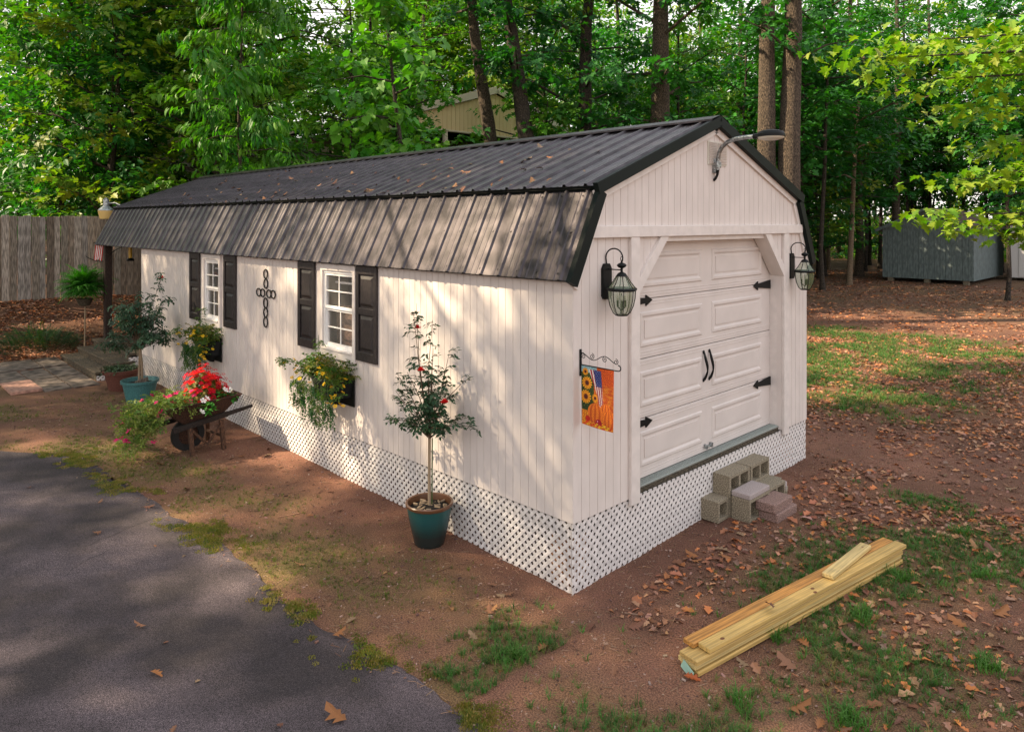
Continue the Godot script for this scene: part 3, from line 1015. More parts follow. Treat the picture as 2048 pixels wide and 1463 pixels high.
func flag_print() -> ImageTexture:
	var w := 200
	var h := 288
	var im := Image.create(w, h, false, Image.FORMAT_RGB8)
	var r := RandomNumberGenerator.new()
	r.seed = 5
	var f := FastNoiseLite.new()
	f.frequency = 0.03
	f.fractal_octaves = 4
	for y in h:
		for x in w:
			var c := Color(0.85, 0.5, 0.12).lerp(Color(0.75, 0.28, 0.06), 0.5 + f.get_noise_2d(x, y * 2))
			if y < 40 and x < 100:
				c = Color(0.55, 0.7, 0.72)
			if x > 95 and y < 78:
				c = Color(0.88, 0.4, 0.06).lerp(Color(0.7, 0.2, 0.04), 0.5 + 1.6 * f.get_noise_2d(x * 5, y * 5))
			if x < 78 and y > 30 and y < 215:
				c = Color(0.28, 0.36, 0.1).lerp(Color(0.08, 0.12, 0.04), 0.5 + 1.5 * f.get_noise_2d(x * 4, y * 4))
			if y > 215:
				var k := f.get_noise_2d(x * 5 + 60, y * 5)
				c = Color(0.9, 0.35, 0.05).lerp(Color(0.95, 0.7, 0.1), clampf(0.5 + 1.7 * k, 0, 1)).lerp(Color(0.5, 0.06, 0.04), clampf(-3.0 * k - 0.3, 0, 1))
			im.set_pixel(x, y, c)
	var disc := func(cx: float, cy: float, rx: float, ry: float, fn: Callable) -> void:
		for y in range(maxi(int(cy - ry), 0), mini(int(cy + ry) + 1, h)):
			for x in range(maxi(int(cx - rx), 0), mini(int(cx + rx) + 1, w)):
				var p := Vector2((x - cx) / rx, (y - cy) / ry)
				var c = fn.call(p)
				if c != null:
					im.set_pixel(x, y, c)
	for q in [[34, 82, 34], [26, 150, 36], [24, 28, 20], [86, 148, 22]]:
		disc.call(q[0], q[1], q[2], q[2], func(p: Vector2):
			var d := p.length()
			var pet := 0.72 + 0.25 * absf(sin(p.angle() * 7.0))
			if d > pet:
				return null
			if d < 0.24:
				return Color(0.3, 0.12, 0.06)
			if d < 0.38:
				return Color(0.5, 0.2, 0.06)
			return Color(0.95, 0.72, 0.12).lerp(Color(0.85, 0.42, 0.05), absf(cos(p.angle() * 7.0)) * 0.8))
	# the striped cloth, hanging in folds
	for y in range(14, 205):
		var t := (y - 14) / 190.0
		var x0 := lerpf(72, 118, t)
		var x1 := lerpf(122, 142, t)
		for x in range(int(x0) - int(28 * maxf(0, 1 - t * 1.6)), int(x1)):
			var u := (x - x0) / (x1 - x0)
			var c := Color(0.85, 0.8, 0.78) if int(floor((u + 2.0) * 5.5)) % 2 == 0 else Color(0.62, 0.06, 0.12)
			if y < 92 and u > 0.05:
				c = Color(0.12, 0.16, 0.42)
				if (x + (y / 9) % 2 * 5) % 10 < 3 and y % 9 < 3:
					c = Color(0.85, 0.85, 0.9)
			im.set_pixel(clampi(x, 0, w - 1), y, c)
	for q in [[152, 198, 32, 34], [88, 222, 50, 50], [172, 240, 36, 46]]:
		disc.call(q[0], q[1], q[2], q[3], func(p: Vector2):
			if p.length() > 1.0:
				return null
			var k := absf(sin(p.x * 5.5 / sqrt(maxf(1.05 - p.y * p.y, 0.05))))
			return Color(0.95, 0.5, 0.12).lerp(Color(0.65, 0.2, 0.03), (1.0 - k) * 0.7 + 0.35 * p.length_squared() * maxf(p.y + 0.3, 0)))
	disc.call(112, 262, 20, 19, func(p: Vector2): return null if p.length() > 1 else (Color(0.9, 0.6, 0.6) if p.distance_to(Vector2(-0.35, -0.4)) < 0.2 else Color(0.66, 0.05, 0.12)))
	disc.call(40, 254, 16, 14, func(p: Vector2): return null if p.length() > 1 else Color(0.75, 0.12, 0.05))
	for k in 26:
		var cc := Color(0.95, 0.72, 0.15) if k % 2 else Color(0.85, 0.25, 0.05)
		disc.call(r.randf_range(4, 190), r.randf_range(266, 286), r.randf_range(6, 12), r.randf_range(4, 8), func(p: Vector2): return null if p.length() > 0.75 + 0.25 * sin(p.angle() * 5) else cc)
	im.resize(110, 158, Image.INTERPOLATE_CUBIC)
	im.resize(w, h, Image.INTERPOLATE_CUBIC)
	for y in h:
		for x in w:
			im.set_pixel(x, y, im.get_pixel(x, y) * (0.93 + 0.35 * f.get_noise_2d(x * 6, y * 6)))
	return ImageTexture.create_from_image(im)


func spiral(c: Vector3, r: float, turns: float, a0: float, sg: float) -> Array:
	var out := []
	for k in 14:
		var f := k / 13.0
		var a := a0 + sg * f * turns * TAU
		out.append(c + Vector3(0, sin(a), cos(a)) * r * (1.0 - 0.75 * f))
	return out


func garden_flag() -> void:
	var o := thing("garden_flag", "autumn garden flag with pumpkins and sunflowers on a black scroll bracket", "flag", Vector3(0.085, 0, 0.012))
	box_part("wall_bar", Vector3(-0.012, 1.7, 0.0), Vector3(0.012, 1.91, 0.01), M.iron, o, 0.003)
	var s := MB.new()
	var rod := [Vector3(0, 1.79, 0.01), Vector3(0, 1.79, 0.36)]
	for k in 8:
		var a := -PI * 0.5 + PI * k / 7.0
		rod.append(Vector3(0, 1.79 + 0.022 + 0.022 * sin(a), 0.37 + 0.026 * cos(a)))
	var rr := []
	for p in rod:
		rr.append(0.0045)
	s.tube(rod, rr, 6)
	part("flag_rod", s, M.iron, o)
	s = MB.new()
	var wave := []
	for k in 25:
		var f := k / 24.0
		wave.append(Vector3(0, 1.862 + 0.022 * cos(f * TAU * 1.5), 0.015 + 0.345 * f))
	rr = []
	for p in wave:
		rr.append(0.0032)
	s.tube(wave, rr, 6)
	for q in [[0.035, 1.862, 1.0], [0.12, 1.868, -1.0], [0.245, 1.86, 1.0], [0.35, 1.856, -1.0]]:
		var sp := spiral(Vector3(0, q[1], q[0]), 0.024, 1.4, PI * 0.5, q[2])
		rr = []
		for p in sp:
			rr.append(0.0028)
		s.tube(sp, rr, 5)
	part("scroll_work", s, M.iron, o)
	# the cloth, slightly waved
	s = MB.new()
	s.mapped = true
	for b in 15:
		for a in 11:
			var u := a / 10.0
			var v := b / 14.0
			var x := 0.006 * sin(u * 5.0 + v * 2.0) * v - 0.012 * v * v * u
			s.vert(Vector3(x, 1.788 - 0.46 * v - 0.006 * u * v, 0.014 + 0.318 * u), Vector3(-1, 0.05, 0.0).normalized(), Vector2(u, v))
	for b in 14:
		for a in 10:
			var q := b * 11 + a
			s.face(q, q + 1, q + 12)
			s.face(q, q + 12, q + 11)
	var m := mat("flag_cloth", Color(1, 1, 1), 0.85)
	m.albedo_texture = flag_print()
	part("cloth", s, m, o)


func yard_lights() -> void:
	var o := thing("gable_light", "grey curved-arm light with round black head on the gable", "lamp", Vector3(2.12, 0, 0.0))
	var s := MB.new()
	s.b(Vector3(-0.03, 3.39, 0.012), Vector3(0.03, 3.53, 0.045), 0.004)
	s.b(Vector3(-0.04, 3.44, 0.04), Vector3(0.04, 3.5, 0.075), 0.006)
	part("bracket", s, M.galv, o)
	s = MB.new()
	var pts := [Vector3(0, 3.42, 0.055), Vector3(0, 3.5, 0.058), Vector3(0, 3.58, 0.068), Vector3(0, 3.64, 0.1), Vector3(0, 3.685, 0.16), Vector3(0, 3.708, 0.24), Vector3(0, 3.715, 0.33), Vector3(0, 3.716, 0.43)]
	s.tube(pts, [0.021, 0.021, 0.021, 0.021, 0.021, 0.021, 0.021, 0.021], 10)
	part("arm", s, M.galv, o)
	s = MB.new()
	s.tube([Vector3(0, 3.42, 0.06), Vector3(0, 3.37, 0.05), Vector3(0, 3.335, 0.03), Vector3(0, 3.32, 0.012)], [0.013, 0.013, 0.014, 0.015], 8)
	part("conduit", s, M.iron, o)
	s = MB.new()
	s.tube([Vector3(0, 3.716, 0.43), Vector3(0, 3.716, 0.5)], [0.026, 0.028], 10)
	s.lathe([Vector2(0.0, 0.05), Vector2(0.07, 0.048), Vector2(0.11, 0.035), Vector2(0.125, 0.012), Vector2(0.127, -0.012), Vector2(0.118, -0.015)], 24, Transform3D(Basis(), Vector3(0, 3.712, 0.6)))
	part("head", s, M.iron, o)
	s = MB.new()
	s.lathe([Vector2(0.118, -0.014), Vector2(0.11, -0.03), Vector2(0.07, -0.042), Vector2(0.0, -0.045)], 24, Transform3D(Basis(), Vector3(0, 3.712, 0.6)))
	part("lens", s, M.lens, o)
	# dusk-to-dawn light at the far eave
	o = thing("yard_light", "old yard light with amber refractor bowl at the far eave", "lamp", Vector3(0.2, 0, -13.0))
	s = MB.new()
	s.tube([Vector3(0, 3.3, 0), Vector3(0.12, 3.31, 0.16), Vector3(0.2, 3.25, 0.36)], [0.02, 0.02, 0.02], 8)
	part("arm", s, M.galv, o)
	s = MB.new()
	s.lathe([Vector2(0, 3.42), Vector2(0.03, 3.42), Vector2(0.03, 3.4), Vector2(0.06, 3.39), Vector2(0.062, 3.25), Vector2(0.09, 3.225), Vector2(0.15, 3.17), Vector2(0.155, 3.15), Vector2(0.0, 3.149)], 20)
	part("housing", s, M.galv, o)
	s = MB.new()
	s.lathe([Vector2(0.155, 3.149), Vector2(0.15, 3.12), Vector2(0.12, 2.99), Vector2(0.11, 2.975), Vector2(0.0, 2.97)], 20)
	part("refractor", s, M.amber, o)


func iron_cross() -> void:
	var o := thing("wall_cross", "dark cross of joined oval rings hung between the two windows", "wall cross", Vector3(-0.012, 0, -5.225))
	var put := func(y: float, z: float, ry: float, rz: float) -> void:
		var s := MB.new()
		var pts := []
		var rr := []
		for k in 21:
			var a := TAU * k / 20.0
			pts.append(Vector3(0, y + ry * sin(a), z + rz * cos(a)))
			rr.append(0.008)
		s.tube(pts, rr, 6, false)
		part("oval_link", s, M.iron, o)
	put.call(2.235, 0.0, 0.06, 0.052)
	put.call(2.11, 0.005, 0.06, 0.052)
	put.call(1.86, 0.0, 0.065, 0.055)
	put.call(1.735, 0.0, 0.06, 0.055)
	put.call(1.612, 0.0, 0.065, 0.055)
	put.call(1.985, -0.2, 0.05, 0.06)
	put.call(1.985, -0.085, 0.05, 0.06)
	put.call(1.985, 0.09, 0.05, 0.06)
	put.call(1.985, 0.21, 0.05, 0.06)


# ---------------------------------------------------------------- leaves
func leaf_mesh(half: Array, ln: float, fold: float, curl: float) -> ArrayMesh:
	# half: [t along, half width] from base to tip, in units of length
	var s := MB.new()
	for sg in [-1.0, 1.0]:
		var f := s.v.size()
		for e in half:
			var t: float = e[0]
			var y := -curl * t * t
			s.vert(Vector3(0, y, t) * ln, Vector3(-sg * fold, 1, curl * t).normalized())
			s.vert(Vector3(sg * e[1], y - absf(e[1]) * -fold, (e[2] if e.size() > 2 else t)) * ln, Vector3(-sg * fold, 1, curl * t).normalized())
		for k in half.size() - 1:
			var a := f + k * 2
			if half[k][1] > 0.001:
				s.face(a, a + 1, a + 3)
			if half[k + 1][1] > 0.001 or true:
				s.face(a, a + 3, a + 2)
	return s.mesh()


func add_mesh(s: MB, m: ArrayMesh, t: Transform3D) -> void:
	var a := m.surface_get_arrays(0)
	var f := s.v.size()
	var vs: PackedVector3Array = a[Mesh.ARRAY_VERTEX]
	var ns: PackedVector3Array = a[Mesh.ARRAY_NORMAL]
	for k in vs.size():
		s.vert(t * vs[k], (t.basis * ns[k]).normalized())
	for q in a[Mesh.ARRAY_INDEX]:
		s.i.append(f + q)


func spray(leaf: ArrayMesh, count: int, ln: float, spread: float, droop: float, sd: int, lo := 0.8, hi := 1.2) -> ArrayMesh:
	var r := RandomNumberGenerator.new()
	r.seed = sd
	var s := MB.new()
	s.tube([Vector3.ZERO, Vector3(0, 0.03, ln * 0.5), Vector3(0, -0.02, ln)], [0.006, 0.004, 0.002], 3, false)
	for k in count:
		var f := (k + 0.5) / count
		var side := 1.0 if k % 2 == 0 else -1.0
		var base := Vector3(0, 0.03 * sin(f * PI), ln * (0.12 + 0.88 * f))
		base += Vector3(r.randf_range(-1, 1), r.randf_range(-0.7, 0.7), r.randf_range(-0.5, 0.5)) * spread * 0.35
		var yaw := side * r.randf_range(0.4, 1.5) * (1.0 - 0.4 * f)
		var b := Basis.from_euler(Vector3(droop + r.randf_range(-0.45, 0.45), yaw, r.randf_range(-0.6, 0.6))).scaled(Vector3.ONE * r.randf_range(lo, hi))
		add_mesh(s, leaf, Transform3D(b, base + b.z * spread * 0.15))
	return s.mesh()


var L := {}


func leaves() -> void:
	L.oval = leaf_mesh([[0.0, 0.0], [0.25, 0.2], [0.6, 0.22], [1.0, 0.0]], 0.15, 0.25, 0.2)
	L.small = leaf_mesh([[0.0, 0.0], [0.4, 0.28], [1.0, 0.0]], 0.06, 0.25, 0.2)
	L.lance = leaf_mesh([[0.0, 0.0], [0.3, 0.13], [0.65, 0.13], [1.0, 0.0]], 0.22, 0.3, 0.35)
	L.maple = leaf_mesh([[0.0, 0.1, -0.08], [0.06, 0.3, 0.02], [0.2, 0.22, 0.2], [0.36, 0.56, 0.46], [0.5, 0.2, 0.5], [0.64, 0.26, 0.74], [0.8, 0.1, 0.78], [1.0, 0.0, 1.0]], 0.14, 0.2, 0.25)
	L.broad = leaf_mesh([[0.0, 0.14, -0.1], [0.1, 0.42, 0.0], [0.3, 0.38, 0.24], [0.45, 0.46, 0.5], [0.65, 0.26, 0.64], [1.0, 0.0, 1.0]], 0.24, 0.15, 0.2)
	L.oak = leaf_mesh([[0.0, 0.01], [0.12, 0.07], [0.22, 0.24, 0.28], [0.3, 0.1], [0.42, 0.3, 0.52], [0.52, 0.11], [0.66, 0.27, 0.76], [0.76, 0.1], [0.88, 0.1, 0.92], [1.0, 0.0]], 1.0, 0.35, 0.3)
	L.oak_b = leaf_mesh([[0.0, 0.01], [0.15, 0.12], [0.28, 0.34, 0.36], [0.38, 0.14], [0.5, 0.42, 0.66], [0.62, 0.15], [0.8, 0.2, 0.88], [1.0, 0.0]], 1.0, -0.3, -0.35)
	L.litter = leaf_mesh([[0.0, 0.02], [0.3, 0.3], [0.5, 0.15], [0.7, 0.26], [1.0, 0.0]], 1.0, 0.4, 0.3)
	L.s_oval = spray(L.oval, 12, 0.55, 0.32, 0.25, 1)
	L.s_oval2 = spray(L.oval, 14, 0.5, 0.4, 0.4, 2)
	L.s_maple = spray(L.maple, 11, 0.5, 0.3, 0.35, 3)
	L.s_lance = spray(L.lance, 13, 0.5, 0.2, 0.75, 4)
	L.s_broad = spray(L.broad, 5, 0.4, 0.4, 0.5, 5)
	L.s_small = spray(L.small, 11, 0.2, 0.09, 0.3, 6)
	L.s_shade = spray(L.oval, 16, 0.75, 0.7, 0.2, 7, 1.1, 1.5)


func vary(c: Color, a := 0.25) -> Color:
	var k := 1.0 + rng.randf_range(-a, a)
	return Color(c.r * k * rng.randf_range(0.9, 1.12), c.g * k, c.b * k * rng.randf_range(0.85, 1.15))


# ---------------------------------------------------------------- trees
const DEEP := Color(0.027, 0.13, 0.033)
const MID := Color(0.05, 0.215, 0.034)
const LIGHT := Color(0.16, 0.35, 0.03)
const YELLOW := Color(0.28, 0.34, 0.035)


func wobble(p: Vector3, q: Vector3, m: int, amp: float) -> Array:
	var out := []
	var off := Vector3.ZERO
	for k in m + 1:
		var f := float(k) / m
		out.append(p.lerp(q, f) + off * (1.0 if k < m else 1.0))
		off += Vector3(rng.randf_range(-1, 1), 0.0, rng.randf_range(-1, 1)) * amp
	return out


# d: h height, r trunk radius, lean Vector3 offset of the top, lo/hi crown span (fractions of h), cr crown radius, limbs, per (sprays per limb), leaf key, tint, bark
func tree(called: String, label: String, category: String, group: String, at: Vector2, d: Dictionary) -> Node3D:
	var base := Vector3(at.x, gh(at.x, at.y) - 0.05, at.y)
	var o := thing(called, label, category, base, 0.0, group)
	var h: float = d.h
	var r: float = d.r
	var s := MB.new()
	var line := wobble(Vector3.ZERO, Vector3(0, h, 0) + d.get("lean", Vector3.ZERO), 9, h * 0.006)
	var rad := []
	for k in 10:
		rad.append(r * lerpf(1.0, 0.35, k / 9.0) * (1.5 if k == 0 else 1.0))
	line.insert(1, line[0].lerp(line[1], 0.25))
	rad.insert(1, r * 1.05)
	s.tube(line, rad, 10)
	var xf := []
	var cols := []
	var n: int = d.get("limbs", 14)
	var per: int = d.get("per", 12) * 3 / 2
	var lo: float = d.get("lo", 0.2)
	var hi: float = d.get("hi", 1.0)
	var cr: float = d.get("cr", 2.4)
	var droop: float = d.get("droop", 0.0)
	var tint: Color = d.get("tint", MID)
	var tint2: Color = d.get("tint2", tint)
	var sc: float = d.get("sc", 1.25)
	var az := rng.randf() * TAU
	var sky: float = d.get("open", 0.0)
	for k in n:
		var f := lo + (hi - lo) * (k + rng.randf()) / n
		az += 2.4 + rng.randf_range(-0.5, 0.5)
		var fi := clampf(f, 0.0, 0.999) * 9.0
		var kk := clampi(int(fi), 0, 8)
		var p0: Vector3 = Vector3.ZERO
		var seq := [line[0]] + line.slice(2)
		p0 = seq[kk].lerp(seq[kk + 1], fi - kk)
		var t := (f - lo) / maxf(hi - lo, 0.01)
		var ln := cr * (0.55 + 0.6 * sin(clampf(t * 0.85 + 0.15, 0, 1) * PI)) * rng.randf_range(0.65, 1.25)
		var dirn := Vector3(cos(az), rng.randf_range(0.1, 0.55) - droop, sin(az)).normalized()
		var p1 := p0 + dirn * ln * 0.55
		var p2 := p0 + dirn * ln + Vector3(0, -0.12 * ln - droop * 0.2 * ln, 0)
		var r0 := minf(r * 0.4, 0.012 + ln * 0.014)
		s.tube([p0, p1, p2], [r0, r0 * 0.65, r0 * 0.25], 5, false)
		if rng.randf() < sky:
			continue
		for q in per:
			var g := rng.randf_range(0.25, 1.05)
			var c := p0.lerp(p1, g / 0.55) if g < 0.55 else p1.lerp(p2, (g - 0.55) / 0.45)
			var sp := ln * 0.2 + 0.12
			c += Vector3(rng.randf_range(-1, 1), rng.randf_range(-0.7, 0.7), rng.randf_range(-1, 1)) * sp
			if c.y + base.y < base.y + 0.1:
				continue
			var b := Basis.from_euler(Vector3(rng.randf_range(-0.5, 0.4) + droop * 0.5, rng.randf() * TAU, rng.randf_range(-0.5, 0.5))).scaled(Vector3.ONE * sc * rng.randf_range(0.75, 1.3))
			xf.append(Transform3D(b, c))
			cols.append(vary(tint.lerp(tint2, rng.randf())))
	part("trunk", s, M[d.get("bark", "bark")], o)
	if xf.size() > 0:
		many("crown", L[d.get("leaf", "s_oval")], M.leaf, xf, cols, o)
	return o


func around(deg: float, dist: float) -> Vector2:
	# a spot in the wood: bearing from the yard (0 = along +x, 90 = along -z) and distance
	return Vector2(-4.25 + cos(deg_to_rad(deg)) * dist, 3.67 - sin(deg_to_rad(deg)) * dist)


func unseen_shade_trees() -> void:
	rng.seed = 31
	# trees out of view; crowns shaped to shade the yard, gaps for sun patches
	var gaps := []
	for q in [[0, 1.15, -4.9, 0.42], [0, 0.9, -4.6, 0.4], [0, 1.6, -5.35, 0.3], [0, 0.5, -4.4, 0.35], [0, 1.0, -5.6, 0.3], [0, 2.0, -3.45, 0.42], [0, 2.0, -2.45, 0.22], [0, 1.7, -2.2, 0.2], [0, 0.75, -2.9, 0.32], [0, 0.4, -3.4, 0.35], [0, 1.4, -2.0, 0.22],
			[0, 0.3, -2.6, 0.25], [0, 0.75, -1.6, 0.25], [0.1, 2.85, -8.2, 0.3], [0.1, 2.9, -6.6, 0.3], [0.1, 2.8, -5.4, 0.55], [0.1, 2.75, -4.1, 0.7], [0.1, 2.8, -3.2, 0.7], [0.1, 2.85, -2.3, 0.65], [0.1, 2.7, -1.5, 0.55], [0.2, 3.0, -1.0, 0.45], [1.0, 3.5, -1.2, 0.35], [0.9, 3.45, -2.4, 0.35], [1.3, 3.6, -3.6, 0.3], [0.8, 3.4, -5.2, 0.3], [1.4, 3.6, -0.5, 0.25],
			[-0.5, 0.1, -4.7, 0.35], [-0.9, 0.1, -4.9, 0.25], [-1.55, 0.05, -3.6, 0.3], [-2.2, 0.1, -6.6, 0.35], [-1.5, 0.1, -6.4, 0.3], [-0.75, 0.8, -5.45, 0.35], [-1.2, 0.6, -5.5, 0.3], [-1.85, 0.0, -1.85, 0.55], [-1.0, 0.0, -2.5, 0.1],  # one gap on the drive stands in for sun reflected by the window
			[10.5, 0.2, -2.6, 2.3], [12.8, 0.2, -1.6, 2.2], [7.6, 0.2, -1.0, 0.8], [9.0, 0.2, -1.2, 0.7], [12.0, 0.3, -6.5, 0.8], [8.2, 0.1, -3.5, 0.5], [-0.2, 1.7, -12.7, 0.4], [-1.0, 0.5, -13.2, 0.5], [-1.5, 0.2, -10.4, 0.35], [2.0, 0.2, -15.5, 0.5], [6.5, 5.0, 0.0, 1.4], [7.3, 3.6, 1.0, 1.2], [8.0, 4.6, 1.5, 1.4], [7.2, 2.8, 0.9, 0.8], [3.1, 5.3, -12.9, 1.4], [3.1, 7.2, -12.9, 1.4], [5.0, 5.8, -8.5, 1.0], [28.6, 1.8, -6.0, 0.5], [28.6, 1.2, -4.8, 0.4]]:
		gaps.append([Vector3(q[0], q[1], q[2]), q[3] * (0.52 if absf(q[0]) < 0.01 else 0.78 if q[0] > 0.0 and q[0] < 0.3 and q[1] > 2.0 else 0.9)])
	var spots := [Vector2(-10.5, -15.5), Vector2(-12.5, -9.0), Vector2(-9.5, -4.5), Vector2(-8.0, -21.0), Vector2(-13.0, -20.0)]
	var clumps := [[], [], [], [], []]
	var z := -14.5
	while z < 6.0:
		var x := -9.5
		while x < 15.5:
			var p := Vector3(x + rng.randf_range(-0.25, 0.25), 0.8, z + rng.randf_range(-0.25, 0.25))
			var rad := 99.0
			var c := p + SUN * rng.randf_range(15.5, 25.0)
			for g in gaps:
				var e: Vector3 = c - g[0]
				rad = minf(rad, (e - SUN * e.dot(SUN)).length() - g[1])
			if rad > 0.06 and not (c.x > 3.5 and c.z > -12.0):
				var best := 0
				for k in spots.size():
					if Vector2(c.x, c.z).distance_to(spots[k]) < Vector2(c.x, c.z).distance_to(spots[best]):
						best = k
				clumps[best].append(c)
			x += 0.5
		z += 0.5
	for k in spots.size():
		var b := Vector3(spots[k].x, gh(spots[k].x, spots[k].y) - 0.05, spots[k].y)
		var o := thing("unseen_shade_tree", ["unseen tree out of view west of the drive, shading the barn, nearest the porch end", "unseen tree out of view west of the drive, shading the barn, in the middle of the row", "unseen tree out of view west of the drive, shading the yard, nearest the camera", "unseen tree out of view behind the board fence line, shading the barn", "unseen tree out of view furthest off to the north-west, shading the barn"][k], "tree", b, 0.0, "unseen trees placed to shade the barn and yard")
		var s := MB.new()
		var ln := wobble(Vector3.ZERO, Vector3(rng.randf_range(-0.5, 0.5), 17.0, 0), 8, 0.08)
		s.tube(ln, [0.5, 0.36, 0.33, 0.3, 0.27, 0.22, 0.17, 0.11, 0.05], 10)
		var xf := []
		var cols := []
		for i in clumps[k].size():
			var c: Vector3 = clumps[k][i] - b
			if i % 32 == 0:
				var hh := clampf(c.y - c.length() * 0.3, 5.0, 15.0)
				s.tube([Vector3(0, hh, 0), Vector3(0, hh, 0).lerp(c, 0.55) + Vector3(0, 0.5, 0), c], [0.07, 0.035, 0.01], 5, false)
			for q in 16:
				xf.append(Transform3D(Basis.from_euler(Vector3(rng.randf_range(-0.5, 0.5), rng.randf() * TAU, rng.randf_range(-0.5, 0.5))).scaled(Vector3.ONE * 0.5), c + Vector3(rng.randf_range(-0.3, 0.3), rng.randf_range(-0.3, 0.3), rng.randf_range(-0.3, 0.3))))
				cols.append(vary(MID))
		part("trunk", s, M.bark, o)
		if xf.size() > 0:
			many("crown", L.s_shade, M.leaf, xf, cols, o)


func forest() -> void:
	rng.seed = 32
	# the trees one can tell apart
	tree("forked_tree", "tall brown forked trunk behind the fence, above the yard light", "tree", "", Vector2(4.15, -24.5), {"h": 13.0, "r": 0.27, "lean": Vector3(0.1, 0, 0.3), "lo": 0.3, "limbs": 22, "per": 12, "cr": 3.2, "tint": MID, "tint2": LIGHT, "leaf": "s_maple"})
	tree("pine_tree", "thin straight trunk at far left of the wood against bright sky", "tree", "", Vector2(2.74, -34.3), {"h": 14.0, "r": 0.17, "lo": 0.35, "limbs": 14, "per": 7, "cr": 2.6, "tint": DEEP, "open": 0.2})
	tree("young_tree", "pale sunlit sapling trunk between the fence and the forked tree", "tree", "", Vector2(2.49, -23.35), {"h": 10.0, "r": 0.09, "lo": 0.2, "limbs": 16, "per": 8, "cr": 2.2, "tint": MID, "tint2": DEEP, "bark": "bark_pale"})
	tree("young_tree", "young tree with slim stem and drooping bright green leaves behind the barn roof", "tree", "", Vector2(3.1, -12.9), {"h": 9.0, "r": 0.055, "lean": Vector3(-0.05, 0, 0), "lo": 0.42, "limbs": 22, "per": 10, "cr": 1.25, "sc": 1.0, "tint": LIGHT, "tint2": MID, "leaf": "s_lance", "droop": 0.25})
	tree("young_tree", "thin crooked stem standing left of the tan house", "tree", "", Vector2(8.6, -16.6), {"h": 11.0, "r": 0.075, "lean": Vector3(-0.5, 0, 0), "lo": 0.5, "limbs": 14, "per": 8, "cr": 2.0, "tint": LIGHT, "tint2": YELLOW, "bark": "bark_dark", "open": 0.2})
	tree("sapling", "leaning sapling with large rounded leaves in front of the tan house", "tree", "", Vector2(5.05, -8.5), {"h": 8.0, "r": 0.07, "lean": Vector3(-0.75, 0, -0.5), "lo": 0.4, "limbs": 18, "per": 7, "sc": 0.75, "cr": 0.95, "tint": MID, "tint2": LIGHT, "leaf": "s_broad", "bark": "bark_dark", "droop": 0.15})
	tree("tall_tree", "leaning grey-brown trunk in front of the tan gable's peak", "tree", "", Vector2(12.4, -13.5), {"h": 13.5, "r": 0.31, "lean": Vector3(-1.2, 0, -1.1), "lo": 0.72, "limbs": 14, "per": 10, "cr": 2.8, "tint": DEEP, "tint2": MID, "leaf": "s_maple"})
	tree("tall_tree", "dark trunk leaning left, right of the tan house", "tree", "", Vector2(12.0, -11.2), {"h": 13.0, "r": 0.34, "lean": Vector3(-1.6, 0, -1.5), "lo": 0.5, "limbs": 16, "per": 10, "cr": 1.8, "tint": DEEP, "bark": "bark_dark", "leaf": "s_maple"})
	tree("tall_tree", "dark upright trunk above the middle of the roof ridge", "tree", "", Vector2(13.4, -11.3), {"h": 13.5, "r": 0.31, "lean": Vector3(0.4, 0, 0.4), "lo": 0.25, "limbs": 20, "per": 10, "cr": 2.6, "tint": DEEP, "tint2": MID, "bark": "bark_dark", "leaf": "s_maple"})
	tree("tall_tree", "thick brown trunk rising behind the roof left of the ridge end", "tree", "", Vector2(14.5, -8.8), {"h": 14.0, "r": 0.4, "lo": 0.28, "limbs": 18, "per": 10, "cr": 2.6, "tint": DEEP, "tint2": MID, "leaf": "s_maple"})
	tree("tall_tree", "left trunk of the big twin pair behind the gable", "tree", "twin trunks behind the gable", Vector2(13.75, -5.2), {"h": 14.0, "r": 0.3, "lean": Vector3(-0.1, 0, -0.1), "lo": 0.5, "limbs": 10, "per": 9, "cr": 2.4, "tint": DEEP, "tint2": MID, "leaf": "s_maple"})
	tree("tall_tree", "right, thicker trunk of the big twin pair behind the gable", "tree", "twin trunks behind the gable", Vector2(14.15, -4.75), {"h": 14.0, "r": 0.35, "lean": Vector3(0.2, 0, 0.25), "lo": 0.46, "limbs": 12, "per": 9, "cr": 2.4, "tint": DEEP, "tint2": MID, "leaf": "s_maple"})
	tree("young_tree", "pale slanting trunk in the lawn left of the blue-grey shed", "tree", "", Vector2(25.8, -7.5), {"h": 10.0, "r": 0.12, "lean": Vector3(1.1, 0, 0.4), "lo": 0.4, "limbs": 16, "per": 9, "cr": 2.4, "tint": DEEP, "bark": "bark_pale"})
	tree("young_tree", "slender dark trunk right beside the blue-grey shed's far corner", "tree", "", Vector2(23.6, -1.7), {"h": 8.0, "r": 0.075, "lo": 0.35, "limbs": 14, "per": 9, "cr": 1.8, "tint": MID, "bark": "bark_dark", "leaf": "s_maple"})
	for q in [[54.5, 21.0, 7.2, 1.6], [57.0, 23.0, 8.0, 2.0], [42.8, 22.5, 6.5, 1.2], [58.5, 20.0, 7.0, 1.8]]:
		tree("understorey_tree", "leafy green tree close in front of the tan house", "tree", "small trees before the tan house", around(q[0], q[1]), {"h": q[2], "r": 0.06, "lo": 0.3, "limbs": 18, "per": 9, "cr": q[3], "tint": MID, "tint2": LIGHT, "leaf": "s_maple", "sc": 1.1, "bark": "bark_dark"})
